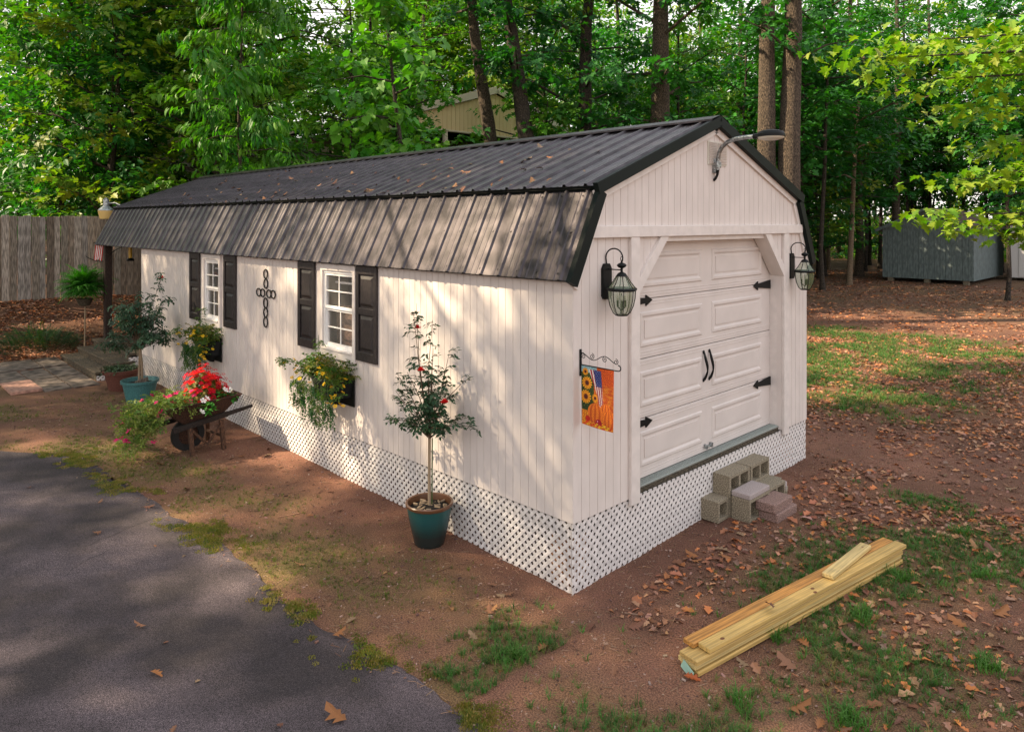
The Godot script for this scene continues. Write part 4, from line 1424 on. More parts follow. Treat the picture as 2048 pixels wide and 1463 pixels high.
	var poles := [[1640, 34, 0.1, "bark"], [1657, 37, 0.11, "bark_pale"], [1718, 33, 0.19, "bark"], [1738, 41, 0.14, "bark"], [1760, 38, 0.1, "bark_dark"], [1787, 36, 0.22, "bark"], [1822, 44, 0.15, "bark_dark"], [1856, 39, 0.16, "bark"], [1900, 42, 0.13, "bark"], [1935, 40, 0.12, "bark_dark"], [1990, 45, 0.16, "bark"], [1615, 46, 0.15, "bark"], [1678, 50, 0.15, "bark"], [1700, 56, 0.16, "bark_dark"], [1750, 54, 0.14, "bark"], [1480, 30, 0.15, "bark"], [1240, 33, 0.14, "bark_dark"], [1410, 40, 0.2, "bark"]]
	for q in poles:
		var lat: float = (q[0] - 1024.0) / 1435.5
		var p := Vector2(-4.25 + q[1] * (0.7003 + lat * 0.7138), 3.67 + q[1] * (-0.7138 + lat * 0.7003))
		tree("wood_tree", "straight bare-stemmed tree in the shady wood right of the barn", "tree", "straight trunks in the wood on the right", p, {"h": rng.randf_range(14, 17), "r": q[2], "lean": Vector3(rng.randf_range(-0.5, 0.5), 0, rng.randf_range(-0.5, 0.5)), "lo": 0.24, "limbs": 17, "per": 8, "cr": 2.4, "tint": DEEP, "tint2": MID, "bark": q[3], "open": 0.15})
	# the leafy understorey
	for k in 105:
		var deg := rng.randf_range(7.0, 80.5)
		var dist := rng.randf_range(25.0 if deg < 58.0 else 19.0, 40.0) if deg > 24.0 else rng.randf_range(31.0, 48.0)
		var p := around(deg, dist)
		if deg > 10.0 and deg < 19.8 and dist < 37.0:
			continue
		if deg > 45.0 and deg < 55.5 and dist < 38.0:
			continue
		if (p.x > 8.5 and p.x < 20.5 and p.y < -15.5 and p.y > -27.0) or (p.x > 26 and p.x < 35 and p.y > -9.0 and p.y < 1.0) or (p.y > -18.5 and p.x < 7.0) or (p.x < 14.0 and p.x > 7.0 and p.y < -10.0 and p.y > -16.0 and k % 3 > 0):
			continue
		var left := deg > 52.0
		var hh := rng.randf_range(7.5, 13.5)
		tree("understorey_tree", "leafy green tree in the wood behind the board fence" if left else "leafy green tree deep in the wood behind the barn", "tree", "understorey behind the fence" if left else "understorey behind the barn", p, {"h": hh, "r": rng.randf_range(0.06, 0.12), "lean": Vector3(rng.randf_range(-0.8, 0.8), 0, rng.randf_range(-0.8, 0.8)), "lo": 0.1, "limbs": 24, "per": 9, "cr": rng.randf_range(2.2, 3.3), "tint": [DEEP, MID, MID, LIGHT][k % 4], "tint2": [MID, LIGHT, DEEP, YELLOW][(k / 4) % 4], "leaf": ["s_oval", "s_maple", "s_oval2"][k % 3], "sc": rng.randf_range(1.1, 1.55), "bark": "bark_dark"})
	for k in 26:
		var bearing := rng.randf_range(8.0, 26.0)
		var far := rng.randf_range(29.0, 46.0)
		var p := around(bearing, far)
		if bearing > 10.0 and bearing < 19.8 and far < 37.0:
			continue
		if p.x > 26 and p.x < 36 and p.y > -9.5 and p.y < 1.5:
			continue
		tree("understorey_tree", "leafy tree in the shady wood right of the barn", "tree", "understorey in the wood on the right", p, {"h": rng.randf_range(8.0, 14.0), "r": 0.09, "lo": 0.36, "limbs": 20, "per": 10, "cr": rng.randf_range(2.2, 3.2), "tint": [DEEP, MID, DEEP, LIGHT][k % 4], "tint2": MID, "leaf": ["s_maple", "s_oval"][k % 2], "sc": 1.35, "bark": "bark_dark"})
	for k in 5:
		tree("understorey_tree", "leafy tree beyond the left end of the fence", "tree", "trees beyond the fence's left end", around(rng.randf_range(89.0, 102.0), rng.randf_range(30.0, 38.0)), {"h": rng.randf_range(5.5, 7.5), "r": 0.1, "lo": 0.12, "limbs": 22, "per": 9, "cr": rng.randf_range(2.4, 3.4), "tint": MID, "tint2": LIGHT, "leaf": "s_maple", "sc": 1.3})
	for k in 14:
		tree("understorey_tree", "tall leafy tree rising beyond the tan house", "tree", "trees beyond the tan house", around(rng.randf_range(38.0, 57.0), rng.randf_range(38.5, 46.0)), {"h": rng.randf_range(14.0, 18.0), "r": 0.14, "lo": 0.3, "limbs": 26, "per": 11, "cr": rng.randf_range(2.8, 3.8), "tint": [LIGHT, MID, YELLOW][k % 3], "tint2": LIGHT, "leaf": "s_oval", "sc": 1.6})
	# the near maple whose yellow-green boughs reach in from the right
	var o := thing("maple_tree", "yellow-green maple whose boughs reach in from the right", "tree", Vector3(10.2, gh(10.2, 4.6), 4.6))
	var s := MB.new()
	s.tube(wobble(Vector3.ZERO, Vector3(0.2, 9.0, -0.1), 8, 0.04), [0.2, 0.15, 0.14, 0.13, 0.11, 0.09, 0.07, 0.05, 0.02], 10)
	var xf := []
	var cols := []
	# bough tips in world metres
	for q in [[6.3, 5.2, -0.1, 1.0], [7.0, 5.5, 0.3, 1.2], [6.8, 4.9, 0.4, 1.0], [7.4, 4.5, 0.9, 1.2], [7.1, 3.5, 0.9, 0.9], [6.9, 3.0, 0.75, 0.8], [7.4, 3.6, 1.4, 1.1], [7.3, 2.85, 1.0, 0.7], [7.7, 2.75, 1.35, 0.7], [8.0, 4.0, 1.4, 1.3], [7.9, 5.2, 1.2, 1.3], [8.2, 3.2, 1.9, 1.0], [8.6, 5.6, 1.8, 1.4], [8.8, 4.4, 2.3, 1.4], [8.4, 2.7, 1.8, 0.7], [9.2, 6.4, 2.4, 1.6], [9.3, 3.4, 2.8, 1.2]]:
		var tip: Vector3 = Vector3(q[0], q[1], q[2]) - o.position
		var hh := clampf(tip.y - 0.6, 1.6, 6.0)
		var a := Vector3(0.05, hh, 0)
		var mid := a.lerp(tip, 0.55) + Vector3(0, 0.35, 0)
		s.tube([a, mid, tip], [0.045, 0.025, 0.006], 6, false)
		for k in int(190 * q[3]):
			var f := rng.randf_range(0.45, 1.08)
			var c := a.lerp(mid, f / 0.55) if f < 0.55 else mid.lerp(tip, (f - 0.55) / 0.45)
			c += Vector3(rng.randf_range(-1, 1) * 0.45, rng.randf_range(-0.16, 0.12), rng.randf_range(-1, 1) * 0.45) * q[3]
			var b := Basis.from_euler(Vector3(rng.randf_range(0.1, 0.9), rng.randf() * TAU, rng.randf_range(-0.45, 0.45))).scaled(Vector3.ONE * rng.randf_range(0.75, 1.35))
			xf.append(Transform3D(b, c))
			cols.append(vary(LIGHT.lerp(YELLOW, rng.randf() * 1.1), 0.2))
	part("trunk", s, M.bark_dark, o)
	many("crown", L.maple, M.leaf, xf, cols, o)
	# far wood that reads as one mass
	xf = []
	cols = []
	for k in 14000:
		var deg := rng.randf_range(4.0, 104.0)
		var p := around(deg, rng.randf_range(48.0, 72.0))
		var y := gh(p.x, p.y) + 20.0 * pow(rng.randf(), 1.4)
		if nz.get_noise_3d(p.x * 4.0, y * 7.0, p.y * 4.0) < -0.12:
			continue
		xf.append(Transform3D(Basis.from_euler(Vector3(rng.randf_range(-0.5, 0.5), rng.randf() * TAU, rng.randf_range(-0.5, 0.5))).scaled(Vector3.ONE * rng.randf_range(1.8, 3.2)), Vector3(p.x, y, p.y)))
		cols.append(vary([DEEP, MID, LIGHT, YELLOW][rng.randi() % 4]))
	tag(many("far_wood", L.s_oval2, M.leaf, xf, cols), "hazy green mass of far trees closing the view", "wood")


# ---------------------------------------------------------------- neighbours
func fence() -> void:
	var o := thing("board_fence", "weathered grey-brown board fence behind the barn's porch", "fence", Vector3(0, 0, -17.0))
	var s := MB.new()
	for y in [1.3, 2.1, 2.85]:
		s.b(Vector3(-9.2, y, -0.06), Vector3(7.5, y + 0.09, -0.021))
	part("rail", s, M.weathered, o)
	var x := -9.2
	var row := 0
	var tones := []
	for k in 7:
		var m: StandardMaterial3D = M.weathered.duplicate()
		m.albedo_color = [lin(0.36, 0.285, 0.22), lin(0.26, 0.2, 0.15), lin(0.5, 0.42, 0.35), lin(0.3, 0.25, 0.2), lin(0.42, 0.33, 0.25), lin(0.21, 0.16, 0.12), lin(0.4, 0.35, 0.31)][k]
		m.uv1_offset = Vector3(0.13 * k, 0.37 * k, 0.21 * k)
		tones.append(m)
	while x < 7.5:
		var w := rng.randf_range(0.145, 0.165)
		var top := 3.06 + rng.randf_range(-0.03, 0.02)
		var lo := gh(x, -17.0) - 0.06
		s = MB.new()
		s.b(Vector3(-w / 2, lo, -0.01), Vector3(w / 2, top, 0.01), 0.004)
		var e := part("fence_board", s, tones[rng.randi() % 7], o)
		e.position = Vector3(x + w / 2, 0, rng.randf_range(-0.003, 0.003) + (0.022 if row % 2 else -0.012))
		e.rotation.z = rng.randf_range(-0.006, 0.006)
		e.rotation.y = rng.randf_range(-0.03, 0.03)
		x += w - 0.005
		row += 1


func house() -> void:
	var o := thing("tan_house", "tan house with wide gable and dark porch behind the trees", "house", Vector3(0, 0, 0))
	var x0 := 9.6
	var x1 := 19.6
	var zf := -16.45
	var s := MB.new()
	var gb := PackedVector2Array([Vector2(x0, 6.25), Vector2(x1, 6.25), Vector2(x1, 6.32), Vector2((x0 + x1) / 2, 7.82), Vector2(x0, 6.32)])
	s.prism(gb, zf - 0.15, zf - 0.022, Transform3D())
	var g := part("gable", s, M.house_tan, o)
	siding(g, Transform3D(), gb, [], x0, x1, 0.2, zf - 0.0215, zf, M.house_tan, 0.009)
	s = MB.new()
	s.b(Vector3(x0, 0.2, zf - 11.0), Vector3(x1, 6.24, zf - 2.4))
	part("wall", s, M.house_dark, o)
	box_part("porch_deck", Vector3(x0, 3.3, zf - 2.39), Vector3(x1, 3.5, zf), M.house_trim, o)
	for k in 5:
		box_part("porch_post", Vector3(x0 + 0.1 + k * 2.42, 0.4, zf - 0.16), Vector3(x0 + 0.24 + k * 2.42, 6.245, zf - 0.03), M.house_trim, o)
	box_part("porch_header", Vector3(x0, 6.2, zf - 0.2), Vector3(x1, 6.249, zf + 0.012), M.house_trim, o)
	for sg in [-1.0, 1.0]:
		var p := Vector3((x0 + x1) / 2, 7.98, zf + 0.12)
		var q := Vector3((x0 + x1) / 2 + sg * 5.4, 6.36, zf + 0.12)
		s = MB.new()
		s.bar(p, q, 0.26, 0.04, Vector3.UP)
		part("fascia", s, M.house_trim, o)
		s = MB.new()
		var e := Vector3(0, 0, -11.5)
		s.poly([p, q, q + e, p + e], Vector3.UP)
		s.poly([p - Vector3(0, 0.1, 0), q - Vector3(0, 0.1, 0), q + e - Vector3(0, 0.1, 0), p + e - Vector3(0, 0.1, 0)], Vector3.DOWN)
		part("roof", s, M.shingle, o)
	for k in 3:
		var w := box_part("window", Vector3(10.6 + k * 2.8, 4.4, zf - 2.398), Vector3(11.7 + k * 2.8, 5.8, zf - 2.36), M.house_trim, o)
		box_part("pane", Vector3(10.68 + k * 2.8, 4.48, zf - 2.3595), Vector3(11.62 + k * 2.8, 5.72, zf - 2.35), M.iron, w)
	# the white wing on its left
	box_part("wing", Vector3(4.6, 0.6, zf - 8.0), Vector3(x0 - 0.01, 5.5, zf - 4.0), M.house_white, o)
	for k in 3:
		var w := box_part("window", Vector3(5.2 + k * 1.5, 4.0, zf - 4.0), Vector3(6.0 + k * 1.5, 5.2, zf - 3.97), M.house_trim, o)
		box_part("pane", Vector3(5.27 + k * 1.5, 4.07, zf - 3.969), Vector3(5.93 + k * 1.5, 5.13, zf - 3.96), M.iron, w)
	s = MB.new()
	s.b(Vector3(4.3, 5.51, zf - 8.2), Vector3(x0 - 0.02, 5.7, zf - 3.7))
	part("wing_roof", s, M.house_trim, o)


func blue_shed() -> void:
	var o := thing("blue_shed", "low blue-grey board shed under trees at the lawn's far end", "shed", Vector3(28.65, 0.47, -3.79))
	# local: gable faces -x, runs to z = -3.38
	var ol := PackedVector2Array([Vector2(-3.38, 0.1), Vector2(0, 0.1), Vector2(0, 2.2), Vector2(-1.69, 2.98), Vector2(-3.38, 2.2)])
	var s := MB.new()
	s.prism(ol, -0.06, -0.012, T_SIDE)
	var g := part("gable_wall", s, M.bluegrey, o)
	siding(g, T_SIDE, ol, [], -3.38, 0.0, 0.2, -0.0115, 0.006, M.bluegrey, 0.009)
	s = MB.new()
	s.b(Vector3(0.061, 0.1, -0.06), Vector3(5.0, 2.2, -0.022))
	var w := part("side_wall", s, M.bluegrey, o)
	siding(w, Transform3D(), rect(0.0, 0.1, 5.0, 2.2), [], 0.0, 5.0, 0.2, -0.0215, -0.004, M.bluegrey, 0.009)
	box_part("back_wall", Vector3(4.95, 0.1, -3.38), Vector3(5.0, 2.2, -0.061), M.bluegrey, o)
	box_part("far_wall", Vector3(0.061, 0.1, -3.38), Vector3(4.94, 2.2, -3.33), M.bluegrey, o)
	for sg in [-1.0, 1.0]:
		var p := Vector3(-0.15, 3.03, -1.69)
		var q := Vector3(-0.15, 2.13, -1.69 + sg * 1.92)
		s = MB.new()
		var e := Vector3(5.3, 0, 0)
		s.poly([p, q, q + e, p + e], Vector3.UP)
		s.poly([p - Vector3(0, 0.05, 0), q - Vector3(0, 0.05, 0), q + e - Vector3(0, 0.05, 0), p + e - Vector3(0, 0.05, 0)], Vector3.DOWN)
		part("roof", s, M.shingle, o)
		s = MB.new()
		s.bar(p + Vector3(-0.01, -0.05, 0), q + Vector3(-0.01, -0.05, 0), 0.12, 0.025, Vector3.UP)
		part("barge_board", s, M.bluegrey, o)
	s = MB.new()
	s.b(Vector3(-0.025, 2.52, -1.9), Vector3(-0.0065, 2.62, -1.35))
	part("gable_vent", s, M.lens, o)
	for q in [[0.2, -0.3], [0.2, -3.1], [4.6, -0.3], [2.4, -1.7], [0.2, -1.7], [4.6, -3.1]]:
		box_part("foundation_block", Vector3(q[0] - 0.1, -0.3, q[1] - 0.1), Vector3(q[0] + 0.1, 0.1, q[1] + 0.1), M.block, o)
	# pale lean-to beside it
	o = thing("white_shed", "plain white shed wall right of the blue-grey shed", "shed", Vector3(32.2, 0.45, -3.3))
	box_part("wall", Vector3(0, 0.12, 0), Vector3(2.4, 2.5, 3.4), M.house_white, o)
	box_part("door", Vector3(-0.03, 0.15, 0.35), Vector3(-0.001, 2.2, 1.5), M.house_white, o, 0.005)
	box_part("roof", Vector3(-0.15, 2.501, -0.15), Vector3(2.6, 2.6, 3.6), M.shingle, o)


# ---------------------------------------------------------------- yard things
func cinder(called: String, label: String, at: Vector3, turn: float, size: Vector3, holes: int, m: Material) -> Node3D:
	# a hollow block lying with its cores facing +z: local x long, z the way of the cores
	var o := thing(called, label, "block", at, turn, "concrete blocks stacked as door steps" if m == M.block else "")
	var s := MB.new()
	var t := 0.032
	s.b(Vector3(0, 0, 0), Vector3(size.x, t, size.z), 0.003)
	s.b(Vector3(0, size.y - t, 0), Vector3(size.x, size.y, size.z), 0.003)
	for k in holes + 1:
		var x := (size.x - t) * k / holes
		s.b(Vector3(x, t, 0.001), Vector3(x + t, size.y - t, size.z - 0.001), 0.002)
	part("shell", s, m, o)
	return o


func blocks() -> void:
	var y := gh(2.5, 0.1) + 0.0
	cinder("concrete_block", "hollow concrete block in the hidden lower course, left", Vector3(2.12, y - 0.015, 0.01), 0.0, Vector3(0.41, 0.2, 0.18), 2, M.block)
	cinder("concrete_block", "hollow concrete block in the hidden lower course, right", Vector3(2.54, y - 0.015, 0.01), 0.0, Vector3(0.41, 0.2, 0.18), 2, M.block)
	cinder("concrete_block", "hollow concrete block on top against the lattice, left of two", Vector3(2.11, y + 0.187, 0.008), 0.0, Vector3(0.41, 0.2, 0.18), 2, M.block)
	cinder("concrete_block", "hollow concrete block on top against the lattice, right of two, with reddish stain", Vector3(2.535, y + 0.187, 0.012), 0.015, Vector3(0.41, 0.2, 0.18), 2, M.block)
	cinder("concrete_block", "small grey half block on the ground, leftmost of the steps", Vector3(1.9, y - 0.01, 0.0), 0.02, Vector3(0.205, 0.2, 0.185), 1, M.block)
	cinder("concrete_block", "mossy hollow block under the pale cap stone", Vector3(2.12, y - 0.02, 0.2), 0.0, Vector3(0.41, 0.225, 0.19), 2, M.block)
	cinder("concrete_block", "grey hollow block behind the pink pavers", Vector3(2.545, y - 0.01, 0.19), 0.0, Vector3(0.38, 0.205, 0.18), 2, M.block)
	cinder("concrete_block", "grey block half hidden at the right end by the lattice", Vector3(2.98, y - 0.09, 0.02), 0.1, Vector3(0.35, 0.15, 0.15), 2, M.block)
	var s := MB.new()
	s.b(Vector3(0, 0, 0), Vector3(0.405, 0.048, 0.195), 0.006)
	var o := single("cap_stone", s, M.paver_pale, "pale flat cap stone on the mossy block", "stone")
	o.position = Vector3(2.125, y + 0.206, 0.197)
	s = MB.new()
	s.b(Vector3(0, 0, 0), Vector3(0.4, 0.088, 0.2), 0.008)
	o = single("pink_paver", s, M.paver_pink, "lower of two pinkish pavers in front of the steps", "paver", "two pink pavers")
	o.position = Vector3(2.3, y - 0.01, 0.385)
	o.rotation.y = -0.02
	o = single("pink_paver", s.mesh(), M.paver_pink, "upper pinkish paver, tilted, with dark stains", "paver", "two pink pavers")
	o.position = Vector3(2.275, y + 0.079, 0.365)
	o.rotation = Vector3(0.0, 0.03, -0.03)
	s = MB.new()
	s.b(Vector3(0, 0, 0), Vector3(0.16, 0.05, 0.1), 0.008)
	o = single("white_brick", s, M.paver_pale, "small whitish brick at the right of the steps", "brick")
	o.position = Vector3(2.99, y + 0.05, 0.24)
	o.rotation.y = 0.4
	s = MB.new()
	s.b(Vector3(0, 0, 0), Vector3(0.18, 0.06, 0.11), 0.008)
	o = single("grey_brick", s, M.block, "grey brick under the small whitish brick", "brick")
	o.position = Vector3(2.985, y - 0.011, 0.235)
	o.rotation.y = 0.35


func lumber() -> void:
	var base := Vector3(-0.2, gh(0.0, 1.2) + 0.0, 1.235)
	var dirn := Vector3(2.53, 0.055, 0.452).normalized()
	var yaw := -atan2(dirn.z, dirn.x)
	var pitch := asin(dirn.y)
	var t0 := Transform3D(Basis(Vector3.UP, yaw) * Basis(Vector3(0, 0, 1), pitch), base)
	# local: x along, y up, z towards the camera side (front face z = 0)
	var put := func(x: float, y: float, z: float, ln: float, wd: float, m: Material, label: String, turn := 0.0) -> Node3D:
		var o := thing("timber_board", label, "board", Vector3.ZERO, 0.0, "new treated timber boards stacked on the ground")
		o.transform = t0 * Transform3D(Basis(Vector3.UP, turn), Vector3(x, y, z))
		var s := MB.new()
		s.b(Vector3(0, 0, -wd), Vector3(ln, 0.0325, 0), 0.004)
		var own: StandardMaterial3D = m.duplicate()
		own.uv1_offset = Vector3(y * 9.0 + x, y * 31.0, z * 17.0)
		own.albedo_color = own.albedo_color.lerp([Color(0.8, 0.62, 0.3), Color(0.88, 0.8, 0.58), Color(0.74, 0.56, 0.28)][int(y * 26.0) % 3], 0.35)
		part("plank", s, own, o)
		return o
	var o: Node3D
	put.call(0.0, 0.0, 0.0, 2.52, 0.15, M.pine, "bottom yellow board of the timber stack, lying on the soil")
	o = put.call(-0.012, 0.039, -0.012, 2.53, 0.15, M.pine, "second yellow board from the bottom of the timber stack, tagged")
	for q in [[0.004, 0.028], [-0.025, 0.012]]:
		var s := MB.new()
		s.bar(Vector3(-0.004, q[0] + 0.012, -0.13 + q[1]), Vector3(-0.02, q[0] - 0.02, -0.03 + q[1]), 0.028, 0.0015, Vector3(0.2, 1, 0))
		part("price_tag", s, M.tag_green, o)
	put.call(-0.02, 0.078, 0.004, 2.53, 0.148, M.pine, "third yellow board of the timber stack, its pale end showing")
	o = put.call(0.1, 0.117, 0.008, 2.46, 0.098, M.pine, "front yellow board on top of the timber stack, with knots")
	for q in [[0.16, -0.03], [1.17, -0.008], [1.2, -0.05]]:
		var s := MB.new()
		s.lathe([Vector2(0.0, 0.0335), Vector2(0.008, 0.0334), Vector2(0.013, 0.0325)], 10, Transform3D(Basis().scaled(Vector3(1.4, 1, 1)), Vector3(q[0], 0, q[1])))
		part("knot", s, M.knot, o)
	put.call(0.06, 0.117, -0.094, 2.48, 0.088, M.pine_orange, "orange-toned board on top of the timber stack, at the back")
	o = put.call(1.52, 0.156, -0.01, 0.72, 0.088, M.pine, "short offcut lying askew on the timber stack", 0.14)
	var s := MB.new()
	s.lathe([Vector2(0.0, 0.0335), Vector2(0.006, 0.0334), Vector2(0.009, 0.0325)], 10, Transform3D(Basis(), Vector3(0.64, 0, -0.04)))
	part("knot", s, M.knot, o)


func patio() -> void:
	var o := thing("paved_patio", "patio of brown concrete pavers at the porch steps", "patio", Vector3.ZERO)
	var rows := [-9.78, -10.82, -11.85, -12.9]
	for r in 3:
		var x := -0.74
		var k := 0
		while x > -5.0:
			var w := 0.41 if (k + r) % 3 else 0.82
			if r == 0 and k < 1:
				w = 0.41
			if not (r == 0 and x < -1.5 and x > -2.0):
				var y := gh(x, rows[r]) + 0.03
				var s := MB.new()
				s.b(Vector3(x - w + 0.012, y - 0.06, rows[r + 1] + 0.012), Vector3(x - 0.012, y + rng.randf_range(-0.004, 0.004), rows[r] - 0.012), 0.006)
				part("paver", s, M.slab, o)
			x -= w
			k += 1
	var y := gh(-1.75, -10.3) + 0.045
	var s := MB.new()
	s.b(Vector3(-1.98, y - 0.05, -10.79), Vector3(-1.555, y, -9.88), 0.006)
	tag(part("paver", s, M.slab_pink, o), "pinkish paver at the patio's corner")


func pot(called: String, label: String, at: Vector3, prof: Array, m: Material, flute := 0.0, nfl := 0) -> Node3D:
	var o := thing(called, label, "plant pot", at)
	var s := MB.new()
	s.lathe(prof, 40, Transform3D(), flute, nfl)
	part("body", s, m, o)
	var e: Vector2 = prof[prof.size() - 1]
	s = MB.new()
	s.lathe([Vector2(e.x, e.y), Vector2(e.x * 0.5, e.y + 0.02), Vector2(0, e.y + 0.025)], 20)
	part("soil", s, M.potsoil, o)
	return o


func twigs(s: MB, base: Vector3, tips: Array, r0: float) -> Array:
	var lines := []
	for tip in tips:
		var mid: Vector3 = base.lerp(tip, 0.5) + Vector3(rng.randf_range(-0.04, 0.04), 0.06, rng.randf_range(-0.04, 0.04))
		s.tube([base, mid, tip], [r0, r0 * 0.6, r0 * 0.25], 5, false)
		lines.append([base, mid, tip])
	return lines


func along(l: Array, f: float) -> Vector3:
	return l[0].lerp(l[1], f * 2.0) if f < 0.5 else l[1].lerp(l[2], f * 2.0 - 1.0)


func flower(s: MB, at: Vector3, r: float, up: Vector3, petals := 5) -> void:
	var a := up.cross(Vector3(0.3, 0.2, 0.9)).normalized()
	var b := up.cross(a)
	for k in petals:
		var t := TAU * k / petals
		var d := a * cos(t) + b * sin(t)
		var e := a * cos(t + TAU / petals * 0.75) + b * sin(t + TAU / petals * 0.75)
		s.poly([at, at + d * r + up * r * 0.25, at + (d + e).normalized() * r * 1.15 + up * r * 0.35, at + e * r + up * r * 0.25], up)


func rose(s: MB, at: Vector3, r: float) -> void:
	for l in 3:
		for k in 5:
			var a := TAU * k / 5.0 + l * 0.6
			var d := Vector3(cos(a), 0, sin(a))
			var sd := Vector3(-sin(a), 0, cos(a))
			var rr := r * (1.0 - 0.28 * l)
			s.poly([at + Vector3(0, -r * 0.2, 0), at + d * rr * 0.7 - sd * rr * 0.5 + Vector3(0, r * 0.3 * l, 0), at + d * rr + Vector3(0, r * (0.15 + 0.3 * l), 0), at + d * rr * 0.7 + sd * rr * 0.5 + Vector3(0, r * 0.3 * l, 0)], Vector3(0, 1, 0) + d * 0.3)


func potted() -> void:
	# blue-green glazed pot with a standard rose
	var c := Vector3(-0.27, gh(-0.27, -1.45) - 0.005, -1.45)
	var prof := [Vector2(0, 0.0), Vector2(0.125, 0.0), Vector2(0.135, 0.02), Vector2(0.165, 0.15), Vector2(0.19, 0.28), Vector2(0.2, 0.34), Vector2(0.212, 0.352), Vector2(0.216, 0.372), Vector2(0.208, 0.38), Vector2(0.195, 0.375), Vector2(0.185, 0.32)]
	var o := pot("glazed_pot", "fluted blue-green glazed pot with brown rim beside the barn's near side", c, prof, M.blue_glaze, 0.012, 20)
	var body: MeshInstance3D = o.get_node("body")
	var s := MB.new()
	s.colored = true
	for k in prof.size() - 1:
		var seg := 1 if k != 2 and k != 3 else 6
		for q in seg:
			var p: Vector2 = prof[k].lerp(prof[k + 1], float(q) / seg)
			var e: Vector2 = prof[k].lerp(prof[k + 1], float(q + 1) / seg)
			var y := (p.y + e.y) * 0.5
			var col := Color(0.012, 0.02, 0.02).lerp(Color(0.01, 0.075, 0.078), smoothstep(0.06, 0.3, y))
			if y > 0.345 or k > 6:
				col = Color(0.13, 0.055, 0.025)
			s.col = col
			s.lathe([p, e], 60, Transform3D(), 0.014 if k < 6 else 0.0, 20)
	body.mesh = s.mesh()
	s = MB.new()
	for k in 26:
		var a := rng.randf() * TAU
		var d := sqrt(rng.randf()) * 0.16
		s.box(Transform3D(Basis.from_euler(Vector3(rng.randf() * 3, rng.randf() * 3, 0)), Vector3(cos(a) * d, 0.335, sin(a) * d)), Vector3(0.05, 0.014, 0.03) * rng.randf_range(0.6, 1.3), 0.003)
	part("wood_chips", s, M.stem_pale, o).set_meta("kind", "stuff")
	var r := thing("rose_tree", "slim standard rose with few red blooms in the fluted pot", "rose", c + Vector3(0, 0.32, 0))
	s = MB.new()
	s.tube([Vector3.ZERO, Vector3(0.005, 0.3, -0.01), Vector3(0, 0.64, 0.0)], [0.015, 0.013, 0.014], 8)
	part("stem", s, M.stem_pale, r)
	s = MB.new()
	s.tube([Vector3(0.02, 0, 0.01), Vector3(0.022, 0.62, 0.012)], [0.006, 0.006], 6)
	part("stake", s, M.green_stem, r)
	s = MB.new()
	var tips := []
	for q in [[-0.02, 1.82, -0.17], [0.02, 1.68, 0.02], [-0.1, 1.72, -0.1], [0.05, 1.42, 0.22], [-0.05, 1.45, 0.12], [0.06, 1.2, 0.42], [-0.08, 1.15, -0.38], [-0.05, 0.98, -0.45], [0.04, 0.9, 0.5], [-0.02, 0.86, 0.62], [-0.12, 0.8, 0.35], [-0.14, 1.0, 0.1], [-0.1, 1.2, -0.2], [-0.12, 0.75, -0.2], [0.02, 1.05, 0.25], [-0.05, 0.7, -0.5], [0.1, 1.25, -0.1], [-0.02, 1.3, 0.0], [-0.15, 0.95, -0.12], [-0.12, 1.1, 0.2]]:
		tips.append(Vector3(q[0], q[1], q[2]))
	var ls := twigs(s, Vector3(0, 0.62, 0), tips, 0.007)
	part("branches", s, M.stem, r)
	var xf := []
	var cols := []
	for l in ls:
		var n := 16
		for k in n:
			var f := rng.randf_range(0.2, 1.0)
			var p: Vector3 = along(l, f) + Vector3(rng.randf_range(-0.03, 0.03), rng.randf_range(-0.03, 0.03), rng.randf_range(-0.03, 0.03))
			p.x = minf(p.x, 0.2)
			xf.append(Transform3D(Basis.from_euler(Vector3(rng.randf_range(-0.3, 0.8), rng.randf() * TAU, rng.randf_range(-0.5, 0.5))).scaled(Vector3.ONE * rng.randf_range(0.5, 0.85)), p))
			cols.append(vary(Color(0.022, 0.062, 0.024)))
	many("foliage", spray(L.small, 5, 0.1, 0.03, 0.2, 31, 0.8, 1.2), M.rose_leaf, xf, cols, r)
	for p in [Vector3(-0.03, 1.6, -0.14), Vector3(-0.12, 1.03, 0.36), Vector3(-0.14, 1.26, 0.06)]:
		s = MB.new()
		rose(s, p, 0.04 if p.y > 1.0 else 0.045)
		part("bloom", s, M.red, r)
	# teal pot with a bushy rose
	c = Vector3(-0.6, gh(-0.6, -8.25) - 0.005, -8.25)
	pot("teal_pot", "round teal plastic pot holding the bushy rose", c, [Vector2(0, 0), Vector2(0.17, 0.0), Vector2(0.19, 0.03), Vector2(0.245, 0.3), Vector2(0.268, 0.305), Vector2(0.272, 0.345), Vector2(0.25, 0.345), Vector2(0.235, 0.28)], M.teal_glaze)
	r = thing("rose_bush", "wide bushy rose with bare lower twigs in the teal pot", "rose", c + Vector3(0, 0.29, 0))
	s = MB.new()
	s.tube([Vector3(0.03, 0, 0), Vector3(0.02, 0.3, 0.02), Vector3(0, 0.55, 0)], [0.022, 0.018, 0.02], 8)
	s.tube([Vector3(-0.02, 0, 0.02), Vector3(-0.01, 0.3, 0.0), Vector3(0, 0.55, 0)], [0.016, 0.014, 0.014], 8)
	part("stem", s, M.stem_pale, r)
	s = MB.new()
	s.bar(Vector3(-0.1, 0.03, 0.12), Vector3(0.1, 0.06, 0.05), 0.06, 0.02, Vector3.UP)
	part("wood_offcut", s, M.weathered, r)
	tips = []
	for k in 44:
		var a := rng.randf() * TAU
		var d := sqrt(rng.randf()) * 0.6
		tips.append(Vector3(cos(a) * d * 0.85, 1.02 + rng.randf_range(-0.35, 0.42) - 0.25 * d, sin(a) * d))
	tips.append(Vector3(0.2, 1.62, 0.35))
